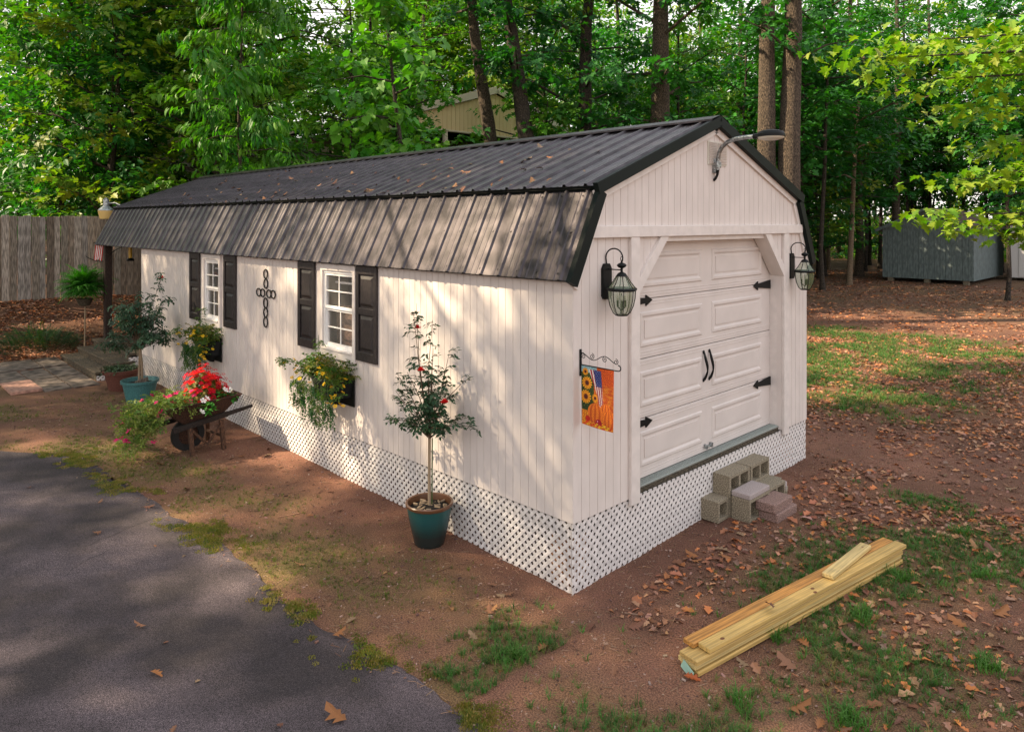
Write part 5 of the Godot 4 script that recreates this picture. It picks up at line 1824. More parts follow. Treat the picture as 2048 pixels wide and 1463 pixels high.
	s = MB.new()
	ls = twigs(s, Vector3(0, 0.52, 0), tips, 0.009)
	part("branches", s, M.stem, r)
	xf = []
	cols = []
	for l in ls:
		for k in 16:
			var p: Vector3 = along(l, rng.randf_range(0.62, 1.08)) + Vector3(rng.randf_range(-0.06, 0.06), rng.randf_range(-0.05, 0.05), rng.randf_range(-0.06, 0.06))
			p.x = minf(p.x, 0.55)
			xf.append(Transform3D(Basis.from_euler(Vector3(rng.randf_range(-0.3, 0.8), rng.randf() * TAU, rng.randf_range(-0.5, 0.5))).scaled(Vector3.ONE * rng.randf_range(0.6, 1.1)), p))
			cols.append(vary(Color(0.035, 0.082, 0.04)))
	many("foliage", spray(L.small, 5, 0.1, 0.03, 0.2, 32, 0.8, 1.2), M.rose_leaf, xf, cols, r)
	s = MB.new()
	rose(s, Vector3(0.2, 1.63, 0.35), 0.05)
	part("bloom", s, M.red, r)
	# terracotta pot behind
	c = Vector3(-0.56, gh(-0.5, -9.3) - 0.005, -9.3)
	pot("terracotta_pot", "dark red terracotta pot between the teal pot and the steps", c, [Vector2(0, 0), Vector2(0.19, 0), Vector2(0.25, 0.27), Vector2(0.285, 0.275), Vector2(0.29, 0.33), Vector2(0.265, 0.335), Vector2(0.25, 0.29)], M.terracotta)
	r = thing("low_plant", "low leafy plant in the terracotta pot", "plant", c + Vector3(0, 0.3, 0))
	xf = []
	cols = []
	for k in 70:
		var a := rng.randf() * TAU
		var d := sqrt(rng.randf()) * 0.22
		xf.append(Transform3D(Basis.from_euler(Vector3(rng.randf_range(-0.6, 0.4), rng.randf() * TAU, 0)).scaled(Vector3.ONE * rng.randf_range(0.4, 0.8)), Vector3(cos(a) * d, rng.randf_range(0.0, 0.08), sin(a) * d)))
		cols.append(vary(Color(0.05, 0.1, 0.04)))
	many("foliage", L.s_small, M.rose_leaf, xf, cols, r)


func planter(zc: float, w: float, label: String, plant_label: String, sd: int) -> void:
	rng.seed = sd
	var y1 := 1.2
	var o := thing("window_box", label, "window box", Vector3(-0.015, 0, zc), 0.0, "black planters under the windows")
	# a half-round trough, tapering to a moulded corbel
	var prof := [[y1, 0.25, 1.0], [y1 - 0.02, 0.26, 1.02], [y1 - 0.035, 0.245, 0.98], [y1 - 0.17, 0.2, 0.86], [y1 - 0.18, 0.225, 0.9], [y1 - 0.205, 0.21, 0.86], [y1 - 0.225, 0.15, 0.62], [y1 - 0.28, 0.11, 0.34], [y1 - 0.33, 0.04, 0.16], [y1 - 0.34, 0.0, 0.06]]
	var s := MB.new()
	var m := 12
	for k in prof.size() - 1:
		var f := s.v.size()
		for e in [prof[k], prof[k + 1]]:
			for a in m + 1:
				var t := PI * a / m
				var nn := Vector3(-sin(t), 0.0 if prof[k][1] > prof[k + 1][1] else 0.3, -cos(t)).normalized()
				s.vert(Vector3(-sin(t) * e[1], e[0], -cos(t) * e[2] * w * 0.5), nn)
		for a in m:
			s.face(f + a, f + a + 1, f + m + 2 + a)
			s.face(f + a, f + m + 2 + a, f + m + 1 + a)
	part("trough", s, M.iron, o)
	box_part("back_plate", Vector3(-0.012, y1 - 0.3, -w * 0.5), Vector3(-0.0005, y1 + 0.04, w * 0.5), M.iron, o)
	s = MB.new()
	var top := []
	for a in m + 1:
		var t := PI * a / m
		top.append(Vector3(-sin(t) * 0.235, y1 - 0.03, -cos(t) * w * 0.48))
	s.poly(top, Vector3.UP)
	part("soil", s, M.potsoil, o)
	var p := thing("trailing_flowers", plant_label, "flowers", Vector3(-0.14, y1 - 0.02, zc), 0.0, "yellow flowers in the window boxes")
	var xf := []
	var cols := []
	for k in 230:
		var z := rng.randf_range(-0.55, 0.55) * w
		var q := Vector3(rng.randf_range(-0.14, 0.1), rng.randf_range(0.0, 0.22) * (1.0 - absf(z)), z)
		xf.append(Transform3D(Basis.from_euler(Vector3(rng.randf_range(-1.0, 0.6), rng.randf() * TAU, rng.randf_range(-0.5, 0.5))).scaled(Vector3.ONE * rng.randf_range(0.35, 0.75)), q))
		cols.append(vary([Color(0.06, 0.16, 0.02), Color(0.16, 0.22, 0.03), Color(0.2, 0.17, 0.04), Color(0.08, 0.12, 0.03)][rng.randi() % 4]))
	# trailing strands
	s = MB.new()
	for k in 17:
		var z := (-0.52 + 1.04 * k / 16.0) * w + rng.randf_range(-0.03, 0.03)
		var drop := rng.randf_range(0.18, 0.5)
		var a := Vector3(-0.1, 0.03, z * 0.9)
		var b := Vector3(-0.15 - rng.randf_range(0, 0.06), -0.02, z)
		var e := Vector3(-0.13 - rng.randf_range(0, 0.05), -drop, z + rng.randf_range(-0.06, 0.06))
		s.tube([a, b, e], [0.003, 0.003, 0.002], 3, false)
		for q in int(drop * 55):
			var t := b.lerp(e, rng.randf()) + Vector3(rng.randf_range(-0.02, 0.02), 0, rng.randf_range(-0.025, 0.025))
			xf.append(Transform3D(Basis.from_euler(Vector3(rng.randf_range(0.6, 1.4), rng.randf() * TAU, 0)).scaled(Vector3.ONE * rng.randf_range(0.25, 0.45)), t))
			cols.append(vary([Color(0.05, 0.14, 0.03), Color(0.03, 0.1, 0.04), Color(0.12, 0.17, 0.04)][k % 3]))
	# loose runners to the far side and one upright
	for q in [[Vector3(-0.1, 0.1, -w * 0.4), Vector3(-0.22, 0.16, -w * 0.7), Vector3(-0.2, 0.05, -w * 0.95)], [Vector3(0.02, 0.1, -w * 0.25), Vector3(0.02, 0.25, -w * 0.27), Vector3(0.02, 0.45, -w * 0.28)], [Vector3(-0.1, 0.05, w * 0.4), Vector3(-0.2, 0.05, w * 0.6), Vector3(-0.15, -0.12, w * 0.7)]]:
		s.tube(q, [0.004, 0.003, 0.002], 4, false)
		for k in 26:
			xf.append(Transform3D(Basis.from_euler(Vector3(rng.randf_range(-0.6, 0.6), rng.randf() * TAU, 0)).scaled(Vector3.ONE * rng.randf_range(0.3, 0.5)), along(q, rng.randf())))
			cols.append(vary(Color(0.1, 0.18, 0.03)))
	part("stems", s, M.green_stem, p)
	many("foliage", L.s_small, M.leaf, xf, cols, p)
	var fl := MB.new()
	fl.colored = true
	fl.col = Color(0.8, 0.52, 0.03)
	flower(fl, Vector3.ZERO, 0.022, Vector3.UP, 6)
	fl.col = Color(0.6, 0.25, 0.02)
	fl.lathe([Vector2(0.007, 0.004), Vector2(0.0, 0.009)], 6)
	var fm := fl.mesh()
	for k in 42:
		var z := rng.randf_range(-0.75, 0.72) * w
		var q := Vector3(rng.randf_range(-0.26, -0.02), rng.randf_range(-0.02, 0.24) - 0.15 * absf(z), z)
		if k < 9:
			q = Vector3(rng.randf_range(-0.24, -0.12), rng.randf_range(-0.22, -0.08), w * rng.randf_range(0.5, 0.75))
		var e := part("flower_head", fm, M.petal, p)
		e.position = q
		e.rotation = Vector3(rng.randf_range(-0.9, 0.2), rng.randf() * TAU, rng.randf_range(0.0, 0.9))


func barrow() -> void:
	rng.seed = 77
	var o := thing("wheelbarrow", "rusty antique wheelbarrow with wooden legs used as a planter", "wheelbarrow", Vector3(-0.8, gh(-0.8, -5.4), -5.45))
	# local: nose towards -x, handles towards +x
	var s := MB.new()
	var top := [Vector3(-0.46, 0.6, -0.3), Vector3(0.44, 0.66, -0.34), Vector3(0.44, 0.66, 0.3), Vector3(-0.46, 0.6, 0.24)]
	var bot := [Vector3(-0.2, 0.36, -0.17), Vector3(0.24, 0.4, -0.2), Vector3(0.24, 0.4, 0.15), Vector3(-0.2, 0.36, 0.12)]
	for k in 4:
		var q := (k + 1) % 4
		var out: Vector3 = (top[k] + top[q]) * 0.5 - Vector3(0, 0.6, 0)
		s.poly([top[k], top[q], bot[q], bot[k]], out)
		s.poly([top[k] * Vector3(0.97, 1, 0.95), top[q] * Vector3(0.97, 1, 0.95), bot[q] + Vector3(0, 0.01, 0), bot[k] + Vector3(0, 0.01, 0)], -out)
		s.tube([top[k], top[q]], [0.009, 0.009], 6)
	s.poly(bot, Vector3.DOWN)
	part("tray", s, M.rust, o)
	s = MB.new()
	s.poly([Vector3(-0.4, 0.57, -0.26), Vector3(0.4, 0.62, -0.3), Vector3(0.4, 0.62, 0.26), Vector3(-0.4, 0.57, 0.2)], Vector3.UP)
	part("soil", s, M.potsoil, o)
	for z in [0.2, -0.24]:
		s = MB.new()
		s.bar(Vector3(-0.36, 0.33, z), Vector3(0.3, 0.42, z), 0.06, 0.055, Vector3.UP, 0.006)
		s.tube([Vector3(0.28, 0.418, z), Vector3(0.5, 0.448, z), Vector3(0.62, 0.465, z)], [0.03, 0.024, 0.02], 8)
		part("handle", s, M.barrow_wood, o)
	for q in [[-0.16, 0.2], [0.22, 0.2], [-0.1, -0.24], [0.22, -0.24]]:
		s = MB.new()
		s.bar(Vector3(q[0], 0.36, q[1]), Vector3(q[0] + 0.02, -0.02, q[1] + signf(q[1]) * 0.04), 0.05, 0.045, Vector3.RIGHT, 0.005)
		part("leg", s, M.barrow_leg, o)
	for q in [[Vector3(-0.14, 0.3, 0.225), Vector3(0.04, 0.1, 0.2)], [Vector3(0.2, 0.3, 0.22), Vector3(0.06, 0.1, 0.2)], [Vector3(-0.13, 0.09, 0.225), Vector3(0.22, 0.1, 0.23)], [Vector3(0.22, 0.14, -0.25), Vector3(0.23, 0.16, 0.2)]]:
		s = MB.new()
		s.bar(q[0], q[1], 0.03, 0.02, Vector3.UP, 0.003)
		part("brace", s, M.barrow_leg, o)
	s = MB.new()
	var t := Transform3D(Basis(Vector3.RIGHT, PI / 2), Vector3(-0.1, 0.2, -0.03))
	s.lathe([Vector2(0.12, -0.035), Vector2(0.19, -0.035), Vector2(0.2, -0.02), Vector2(0.2, 0.02), Vector2(0.19, 0.035), Vector2(0.12, 0.035), Vector2(0.12, -0.035)], 24, t)
	var wh := part("wheel", s, M.rubber, o)
	s = MB.new()
	s.lathe([Vector2(0, -0.03), Vector2(0.125, -0.015), Vector2(0.125, 0.015), Vector2(0, 0.03)], 20, t)
	part("rim", s, M.rust, wh)
	var base := o.position
	# red begonias
	var p := thing("red_begonias", "mound of bright red begonias in the wheelbarrow", "flowers", base + Vector3(0.08, 0.6, 0.0))
	var xf := []
	var cols := []
	var fl := MB.new()
	flower(fl, Vector3.ZERO, 0.026, Vector3.UP, 4)
	flower(fl, Vector3(0.02, 0.012, 0.015), 0.022, Vector3(0.3, 1, 0.2).normalized(), 4)
	var fm := fl.mesh()
	for k in 1150:
		var d := Vector3(rng.randfn(), absf(rng.randfn()) * 1.1 + 0.05, rng.randfn()).normalized()
		var rr := 0.8 + 0.2 * nz.get_noise_3d(d.x * 90, d.y * 90, d.z * 90)
		var q := Vector3(d.x * 0.31, d.y * 0.4, d.z * 0.27) * rr
		var b := Basis(Quaternion(Vector3.UP, (d + Vector3(rng.randf_range(-0.4, 0.4), 0.2, rng.randf_range(-0.4, 0.4))).normalized()))
		xf.append(Transform3D(b.scaled(Vector3.ONE * rng.randf_range(0.7, 1.1)), q * rng.randf_range(0.8, 1.0)))
		cols.append(vary(Color(0.28, 0.2, 0.04)) if k % 2 else vary(Color(0.16, 0.17, 0.03)))
	many("foliage", L.small, M.leaf, xf, cols, p)
	for k in 165:
		var d := Vector3(rng.randfn(), absf(rng.randfn()) * 1.2 + 0.1, rng.randfn()).normalized()
		var rr := 0.88 + 0.25 * nz.get_noise_3d(d.x * 90, d.y * 90, d.z * 90)
		var e := part("bloom", fm, M.begonia_a if k % 3 else M.begonia_b, p)
		e.transform = Transform3D(Basis(Quaternion(Vector3.UP, (d + Vector3(0, 0.3, 0)).normalized())).scaled(Vector3.ONE * rng.randf_range(0.65, 1.2)), Vector3(d.x * 0.33, d.y * 0.44, d.z * 0.29) * rr * rng.randf_range(0.86, 1.04))
	# trailing petunias over the nose
	p = thing("trailing_petunias", "light green trailing plant with small magenta flowers spilling over the barrow's nose", "flowers", base + Vector3(-0.45, 0.0, 0.0))
	xf = []
	cols = []
	for k in 1500:
		var f := rng.randf()
		var x := 0.32 - 0.7 * f + rng.randf_range(-0.12, 0.12)
		var yt := 0.76 - 0.1 * f - 0.1 * maxf(0.0, x)
		var y := lerpf(yt, maxf(yt - 0.2 - 0.32 * smoothstep(0.2, -0.3, x), 0.03), rng.randf()) + rng.randf_range(-0.04, 0.04)
		if x > 0.0 and y < 0.56:
			continue
		xf.append(Transform3D(Basis.from_euler(Vector3(rng.randf_range(-0.6, 1.0), rng.randf() * TAU, rng.randf_range(-0.5, 0.5))).scaled(Vector3.ONE * rng.randf_range(0.25, 0.5)), Vector3(x, y, rng.randf_range(-0.3, 0.28) * (1.0 - 0.25 * f))))
		cols.append(vary([Color(0.22, 0.3, 0.06), Color(0.28, 0.31, 0.08), Color(0.12, 0.23, 0.05)][k % 3]))
	many("foliage", L.s_small, M.leaf, xf, cols, p)
	for k in 24:
		var f := rng.randf()
		var x := 0.3 - 0.85 * f
		var e := part("bloom", fm, M.petunia, p)
		e.position = Vector3(x, lerpf(0.8 - 0.08 * f, 0.25 if x < 0 else 0.65, rng.randf()), rng.randf_range(-0.05, 0.3))
		e.rotation = Vector3(rng.randf_range(0, 1.2), rng.randf() * TAU, rng.randf_range(0, 0.6))
		e.scale = Vector3.ONE * rng.randf_range(0.8, 1.2)
	# white petunias at the near edge
	p = thing("white_petunias", "white petunias with bright green leaves at the barrow's near edge", "flowers", base + Vector3(0.1, 0.6, 0.27))
	xf = []
	cols = []
	for k in 60:
		var two := k % 2
		xf.append(Transform3D(Basis.from_euler(Vector3(rng.randf_range(-0.6, 0.6), rng.randf() * TAU, 0)).scaled(Vector3.ONE * rng.randf_range(1.0, 1.7)), (Vector3(0.16, 0.06, 0) if two else Vector3(-0.1, -0.04, 0.06)) + Vector3(rng.randf_range(-0.09, 0.09), rng.randf_range(-0.05, 0.06), rng.randf_range(-0.06, 0.06))))
		cols.append(vary(Color(0.05, 0.22, 0.03)))
	many("foliage", L.small, M.leaf, xf, cols, p)
	var pf := MB.new()
	flower(pf, Vector3.ZERO, 0.036, Vector3.UP, 5)
	for q in [Vector3(0.14, 0.14, 0.0), Vector3(-0.16, 0.07, 0.08), Vector3(-0.11, 0.09, 0.07), Vector3(-0.19, -0.05, 0.12), Vector3(0.2, 0.12, -0.02)]:
		var e := part("bloom", pf.mesh(), M.white, p)
		e.position = q
		e.rotation = Vector3(0.7, rng.randf() * 3.0, 0.4)


func porch_things() -> void:
	rng.seed = 91
	# fern on a stake
	var at := Vector3(-0.26, gh(-0.26, -12.75), -12.75)
	var o := thing("plant_stand", "thin pale stake with a basket holding the fern", "plant stand", at)
	var s := MB.new()
	s.tube([Vector3(0, -0.05, 0), Vector3(0.01, 1.0, 0)], [0.014, 0.012], 7)
	part("stake", s, M.stem_pale, o)
	s = MB.new()
	s.lathe([Vector2(0, 0.98), Vector2(0.1, 1.0), Vector2(0.15, 1.12), Vector2(0.155, 1.14), Vector2(0.13, 1.13), Vector2(0.0, 1.12)], 18)
	part("basket", s, M.rimboard, o)
	o = thing("boston_fern", "big bright green fern ball on a stake by the porch post", "fern", at + Vector3(0, 1.12, 0))
	var fr := MB.new()
	# one frond: arched rachis with leaflets
	for k in 15:
		var f := k / 15.0
		var c := Vector3(0, 0.16 * sin(f * 2.2), f * 0.42)
		var w := 0.055 * sin(PI * (0.12 + 0.86 * f))
		for sg in [-1.0, 1.0]:
			fr.poly([c, c + Vector3(sg * w, -0.012, 0.02), c + Vector3(sg * w * 0.6, -0.01, 0.038)], Vector3.UP)
	var fm := fr.mesh()
	var xf := []
	var cols := []
	for k in 420:
		var a := rng.randf() * TAU
		var e := rng.randf_range(-1.15, 0.35)
		xf.append(Transform3D(Basis(Vector3.UP, a) * Basis(Vector3.RIGHT, e + 0.35) * Basis.from_scale(Vector3.ONE * rng.randf_range(0.8, 1.25)), Vector3(rng.randf_range(-0.08, 0.08), rng.randf_range(0.1, 0.3), rng.randf_range(-0.08, 0.08))))
		cols.append(vary(Color(0.05, 0.2, 0.02)))
	many("fronds", fm, M.leaf, xf, cols, o)
	# small striped flag on the porch post
	o = thing("porch_flag", "small red and white striped flag hanging on the porch post", "flag", Vector3(-0.03, 0, -12.65))
	s = MB.new()
	s.tube([Vector3(0.1, 2.11, 0.1), Vector3(-0.05, 2.12, 0.0), Vector3(-0.16, 2.18, -0.1), Vector3(-0.2, 2.22, -0.13)], [0.009, 0.009, 0.008, 0.006], 6)
	part("bracket", s, M.iron, o)
	s = MB.new()
	s.tube([Vector3(0.1, 2.47, 0.1), Vector3(0.0, 2.5, 0.02), Vector3(-0.08, 2.49, -0.06)], [0.007, 0.007, 0.007], 6)
	part("rod", s, M.iron, o)
	for k in 9:
		s = MB.new()
		var u := -0.075 + k * 0.0167
		s.poly([Vector3(u * 0.8 + 0.02, 2.49, u * 0.6), Vector3((u + 0.0167) * 0.8 + 0.02, 2.49, (u + 0.0167) * 0.6), Vector3((u + 0.0167) * 0.8 - 0.02, 2.14 - 0.03 * sin(k), (u + 0.0167) * 0.6 + 0.01), Vector3(u * 0.8 - 0.02, 2.14 - 0.03 * sin(k + 1), u * 0.6 + 0.01)], Vector3(-0.6, 0, 0.8))
		part("stripe", s, M.red if k % 2 == 0 else M.white, o)
	# hummingbird feeder on a hook
	o = thing("bird_feeder", "yellow hummingbird feeder hanging by the porch post", "bird feeder", Vector3(0.43, 0, -12.2))
	s = MB.new()
	s.tube([Vector3(-0.33, 2.25, -0.25), Vector3(-0.2, 2.36, -0.17), Vector3(0.0, 2.47, 0.0)], [0.008, 0.008, 0.006], 6)
	part("hook", s, M.iron, o)
	s = MB.new()
	s.lathe([Vector2(0, 2.42), Vector2(0.03, 2.42), Vector2(0.035, 2.4), Vector2(0.035, 2.2), Vector2(0.03, 2.18), Vector2(0, 2.18)], 12)
	part("nectar_bottle", s, M.feeder, o)
	s = MB.new()
	s.lathe([Vector2(0, 2.18), Vector2(0.04, 2.18), Vector2(0.075, 2.14), Vector2(0.07, 2.12), Vector2(0, 2.115)], 14)
	part("feeding_tray", s, M.iron, o)
	# spreading juniper
	o = thing("juniper_bush", "low dark green spreading juniper beside the patio", "bush", Vector3(-0.95, gh(-0.95, -13.35), -13.35))
	xf = []
	cols = []
	for k in 420:
		var a := rng.randf() * TAU
		var d := sqrt(rng.randf())
		var p := Vector3(cos(a) * d * 0.65, 0.06 + 0.34 * (1.0 - d * d) * rng.randf_range(0.4, 1.1), sin(a) * d * 0.65)
		xf.append(Transform3D(Basis.from_euler(Vector3(rng.randf_range(-0.7, 0.1), -a + PI / 2 + rng.randf_range(-0.7, 0.7), 0)).scaled(Vector3.ONE * rng.randf_range(0.45, 0.8)), p))
		cols.append(vary(Color(0.018, 0.065, 0.02)))
	many("foliage", fm, M.leaf, xf, cols, o)


# ---------------------------------------------------------------- litter, grass, moss
func on_ground(x: float, z: float, y := 0.0) -> Vector3:
	var h := gh(x, z)
	if z > -8.0 and x < drive_edge(z) + edge_noise(z):
		h += 0.027
	return Vector3(x, h + y, z)


func floor_cover() -> void:
	rng.seed = 123
	var xf := []
	var cols := []
	var shades := [Color(0.25, 0.1, 0.05), Color(0.34, 0.14, 0.07), Color(0.42, 0.22, 0.12), Color(0.16, 0.07, 0.045), Color(0.3, 0.17, 0.12), Color(0.45, 0.16, 0.05)]
	var tries := 0
	while xf.size() < 66000 and tries < 520000:
		tries += 1
		var x: float
		var z: float
		var k := tries % 10
		if k < 4:
			x = rng.randf_range(4.4, 14.0)
			z = rng.randf_range(-9.0, 5.0)
		elif k < 6:
			x = rng.randf_range(14.0, 34.0)
			z = rng.randf_range(-14.0, 6.0)
		elif k < 8:
			x = rng.randf_range(-0.5, 6.0)
			z = rng.randf_range(0.3, 5.0)
		else:
			x = rng.randf_range(-3.5, 4.0)
			z = rng.randf_range(-17.0, -12.8)
		if rng.randf() > littered(x, z) * ((1.0 if x > 5.5 else 0.75) + 1.6 * nz.get_noise_2d(x * 25, z * 25)) or rng.randf() < mossy(x, z) * 0.75:
			continue
		if x > 28.6 and x < 34 and z > -7.2 and z < 0.2:
			continue
		var b := Basis.from_euler(Vector3(rng.randf_range(-0.45, 0.45), rng.randf() * TAU, rng.randf_range(-0.45, 0.45))).scaled(Vector3.ONE * (0.035 + 0.085 * rng.randf() * rng.randf() + 0.015 * rng.randf()) * (1.0 if x < 14 else 1.4))
		xf.append(Transform3D(b, on_ground(x, z, 0.012)))
		cols.append(vary(shades[rng.randi() % 6], 0.3))
	tag(many("leaf_litter", L.litter, M.dry_leaf, xf, cols), "brown fallen leaves covering the ground right of the barn and below the fence", "leaf litter")
	# crumbs of bark and soil
	var chip := MB.new()
	chip.b(Vector3(-0.5, -0.18, -0.22), Vector3(0.5, 0.18, 0.22))
	xf = []
	cols = []
	for k in 30000:
		var x := rng.randf_range(-2.3, 6.0)
		var z := rng.randf_range(-9.0, 4.5)
		if (x > 0.02 and x < W - 0.02 and z < -0.02) or (z > -8 and x < drive_edge(z) - 0.3 * rng.randf() * rng.randf()):
			continue
		xf.append(Transform3D(Basis.from_euler(Vector3(rng.randf_range(-0.4, 0.4), rng.randf() * TAU, rng.randf_range(-0.4, 0.4))).scaled(Vector3.ONE * rng.randf_range(0.005, 0.017) * (1.0 if k % 14 else 2.0)), on_ground(x, z, 0.004)))
		cols.append(vary([Color(0.17, 0.085, 0.06), Color(0.26, 0.15, 0.11), Color(0.1, 0.05, 0.04), Color(0.35, 0.24, 0.18)][rng.randi() % 4]))
	var cm := mat("crumb", Color(1, 1, 1), 0.95)
	cm.vertex_color_use_as_albedo = true
	tag(many("bark_crumbs", chip.mesh(), cm, xf, cols), "small crumbs of bark and soil on bare ground", "mulch")
	xf = []
	cols = []
	for k in 28000:
		var x := rng.randf_range(-2.0, 12.0)
		var z := rng.randf_range(-9.0, 4.6)
		if (x > 0.02 and x < W - 0.02 and z < -0.02) or (z > -8 and x < drive_edge(z) - 0.25 * rng.randf()):
			continue
		var big := 1.0 if k % 150 else 3.0
		xf.append(Transform3D(Basis.from_euler(Vector3(rng.randf_range(-0.1, 0.1), rng.randf() * TAU, rng.randf_range(-0.15, 0.15))) * Basis.from_scale(Vector3(rng.randf_range(0.03, 0.075) * big, 0.005 * big, 0.007 * big)), on_ground(x, z, 0.004)))
		cols.append(vary([Color(0.24, 0.14, 0.08), Color(0.18, 0.09, 0.055), Color(0.3, 0.19, 0.12)][rng.randi() % 3]))
	tag(many("pine_straw", chip.mesh(), cm, xf, cols), "tan pine needles and bits of twig strewn over the soil", "pine straw")
	# grass
	var tuft := MB.new()
	var r := RandomNumberGenerator.new()
	r.seed = 8
	for k in 11:
		var a := r.randf() * TAU
		var d := Vector3(cos(a), 0, sin(a))
		var sd := Vector3(-sin(a), 0, cos(a)) * 0.0022
		var p := d * r.randf_range(0.0, 0.02)
		var ln := r.randf_range(0.03, 0.07)
		var q := p + Vector3(0, ln * 0.8, 0) + d * ln * 0.35
		var e := p + Vector3(0, ln * 0.95, 0) + d * ln * 0.95
		tuft.poly([p - sd, p + sd, q + sd * 0.8, q - sd * 0.8], Vector3(d.z, 0.5, -d.x))
		tuft.poly([q - sd * 0.8, q + sd * 0.8, e], Vector3(0, 1, 0))
	xf = []
	cols = []
	tries = 0
	while xf.size() < 20000 and tries < 400000:
		tries += 1
		var x: float
		var z: float
		var sc := 1.0
		if tries % 5 < 2:
			x = rng.randf_range(-1.4, 4.2)
			z = rng.randf_range(-0.2, 4.4)
		elif tries % 5 < 4:
			x = rng.randf_range(5.0, 16.0)
			z = rng.randf_range(-5.5, 1.8)
			sc = 1.5
		else:
			x = rng.randf_range(-2.8, -0.2)
			z = rng.randf_range(-9.5, 0.2)
			sc = 0.6
		if (x > -0.05 and x < W and z < 0.03) or (z > -8 and x < drive_edge(z) + 0.03):
			continue
		var m := mossy(x, z)
		if rng.randf() > minf(pow(maxf(m, 0.0), 2.5) * 1.2, 0.4):
			continue
		xf.append(Transform3D(Basis(Vector3.UP, rng.randf() * TAU).scaled(Vector3.ONE * sc * rng.randf_range(0.35, 0.95)), on_ground(x, z, 0.0)))
		cols.append(vary(Color(0.2, 0.18, 0.06) if rng.randf() < 0.22 else Color(0.07, 0.18, 0.035) if sc >= 1.0 else Color(0.12, 0.16, 0.02), 0.5))
	for q in [[0.09, 2.05, 26], [1.26, 1.72, 26], [0.6, 1.35, 18], [2.0, 1.75, 22], [0.2, 2.6, 22], [1.2, 2.5, 20], [2.5, 2.2, 20], [-0.25, 1.55, 14], [-0.9, 0.25, 24], [3.2, 1.9, 14]]:
		for k in q[2]:
			var x: float = q[0] + rng.randfn() * 0.05
			var z: float = q[1] + rng.randfn() * 0.05
			xf.append(Transform3D(Basis(Vector3.UP, rng.randf() * TAU).scaled(Vector3.ONE * rng.randf_range(0.8, 1.5)), on_ground(x, z)))
			cols.append(vary(Color(0.08, 0.2, 0.03)))
	tag(many("grass", tuft.mesh(), M.grass, xf, cols), "thin green grass in patches on the soil and lawn", "grass")
	# moss along the drive's edge
	var cush := MB.new()
	r.seed = 9
	for k in 30:
		var a := r.randf() * TAU
		var d := sqrt(r.randf()) * 0.03
		var p := Vector3(cos(a) * d, 0, sin(a) * d)
		var e := Vector3(r.randf_range(-0.006, 0.006), r.randf_range(0.006, 0.016), r.randf_range(-0.006, 0.006))
		var sd := Vector3(r.randf_range(-1, 1), 0, r.randf_range(-1, 1)).normalized() * 0.004
		cush.poly([p - sd, p + sd, p + e], Vector3(0, 1, 0) + sd.cross(Vector3.UP) * 100)
	xf = []
	cols = []
	for k in 34000:
		var z := rng.randf_range(-7.8, 1.2)
		var d := rng.randfn() * 0.14
		var x := drive_edge(z) + edge_noise(z) + d
		if rng.randf() > 0.22 * smoothstep(0.0, 0.75, nz.get_noise_2d(x * 55.0, z * 40.0 + 300.0) - absf(d) * 0.5 + 0.5 * nz.get_noise_2d(x * 200.0, z * 200.0) + 0.12 * smoothstep(-3.0, -6.5, z)):
			continue
		xf.append(Transform3D(Basis(Vector3.UP, rng.randf() * TAU).scaled(Vector3.ONE * rng.randf_range(0.7, 1.5)), on_ground(x, z, -0.001)))
		cols.append(vary([Color(0.24, 0.2, 0.035), Color(0.14, 0.17, 0.025), Color(0.32, 0.23, 0.07)][rng.randi() % 3]))
	tag(many("moss", cush.mesh(), M.grass, xf, cols), "yellow-green moss creeping over the drive's broken edge", "moss")


func fallen_leaf(p: Vector3, size: float, up: Vector3, label: String, group: String, tone := -1) -> void:
	var o := MeshInstance3D.new()
	o.mesh = L.oak if rng.randf() < 0.6 else L.oak_b
	o.material_override = M["oak%d" % (tone if tone >= 0 else rng.randi() % 5)]
	o.name = numbered("fallen_leaf")
	add_child(o)
	var b := Basis(Quaternion(Vector3.UP, up)) * Basis(Vector3.UP, rng.randf() * TAU) * Basis.from_euler(Vector3(rng.randf_range(-0.2, 0.2), 0, rng.randf_range(-0.25, 0.25)))
	o.transform = Transform3D(b.scaled(Vector3.ONE * size), p + up * 0.03 * size / 0.1 * 0.5)
	tag(o, label, "leaf", group)


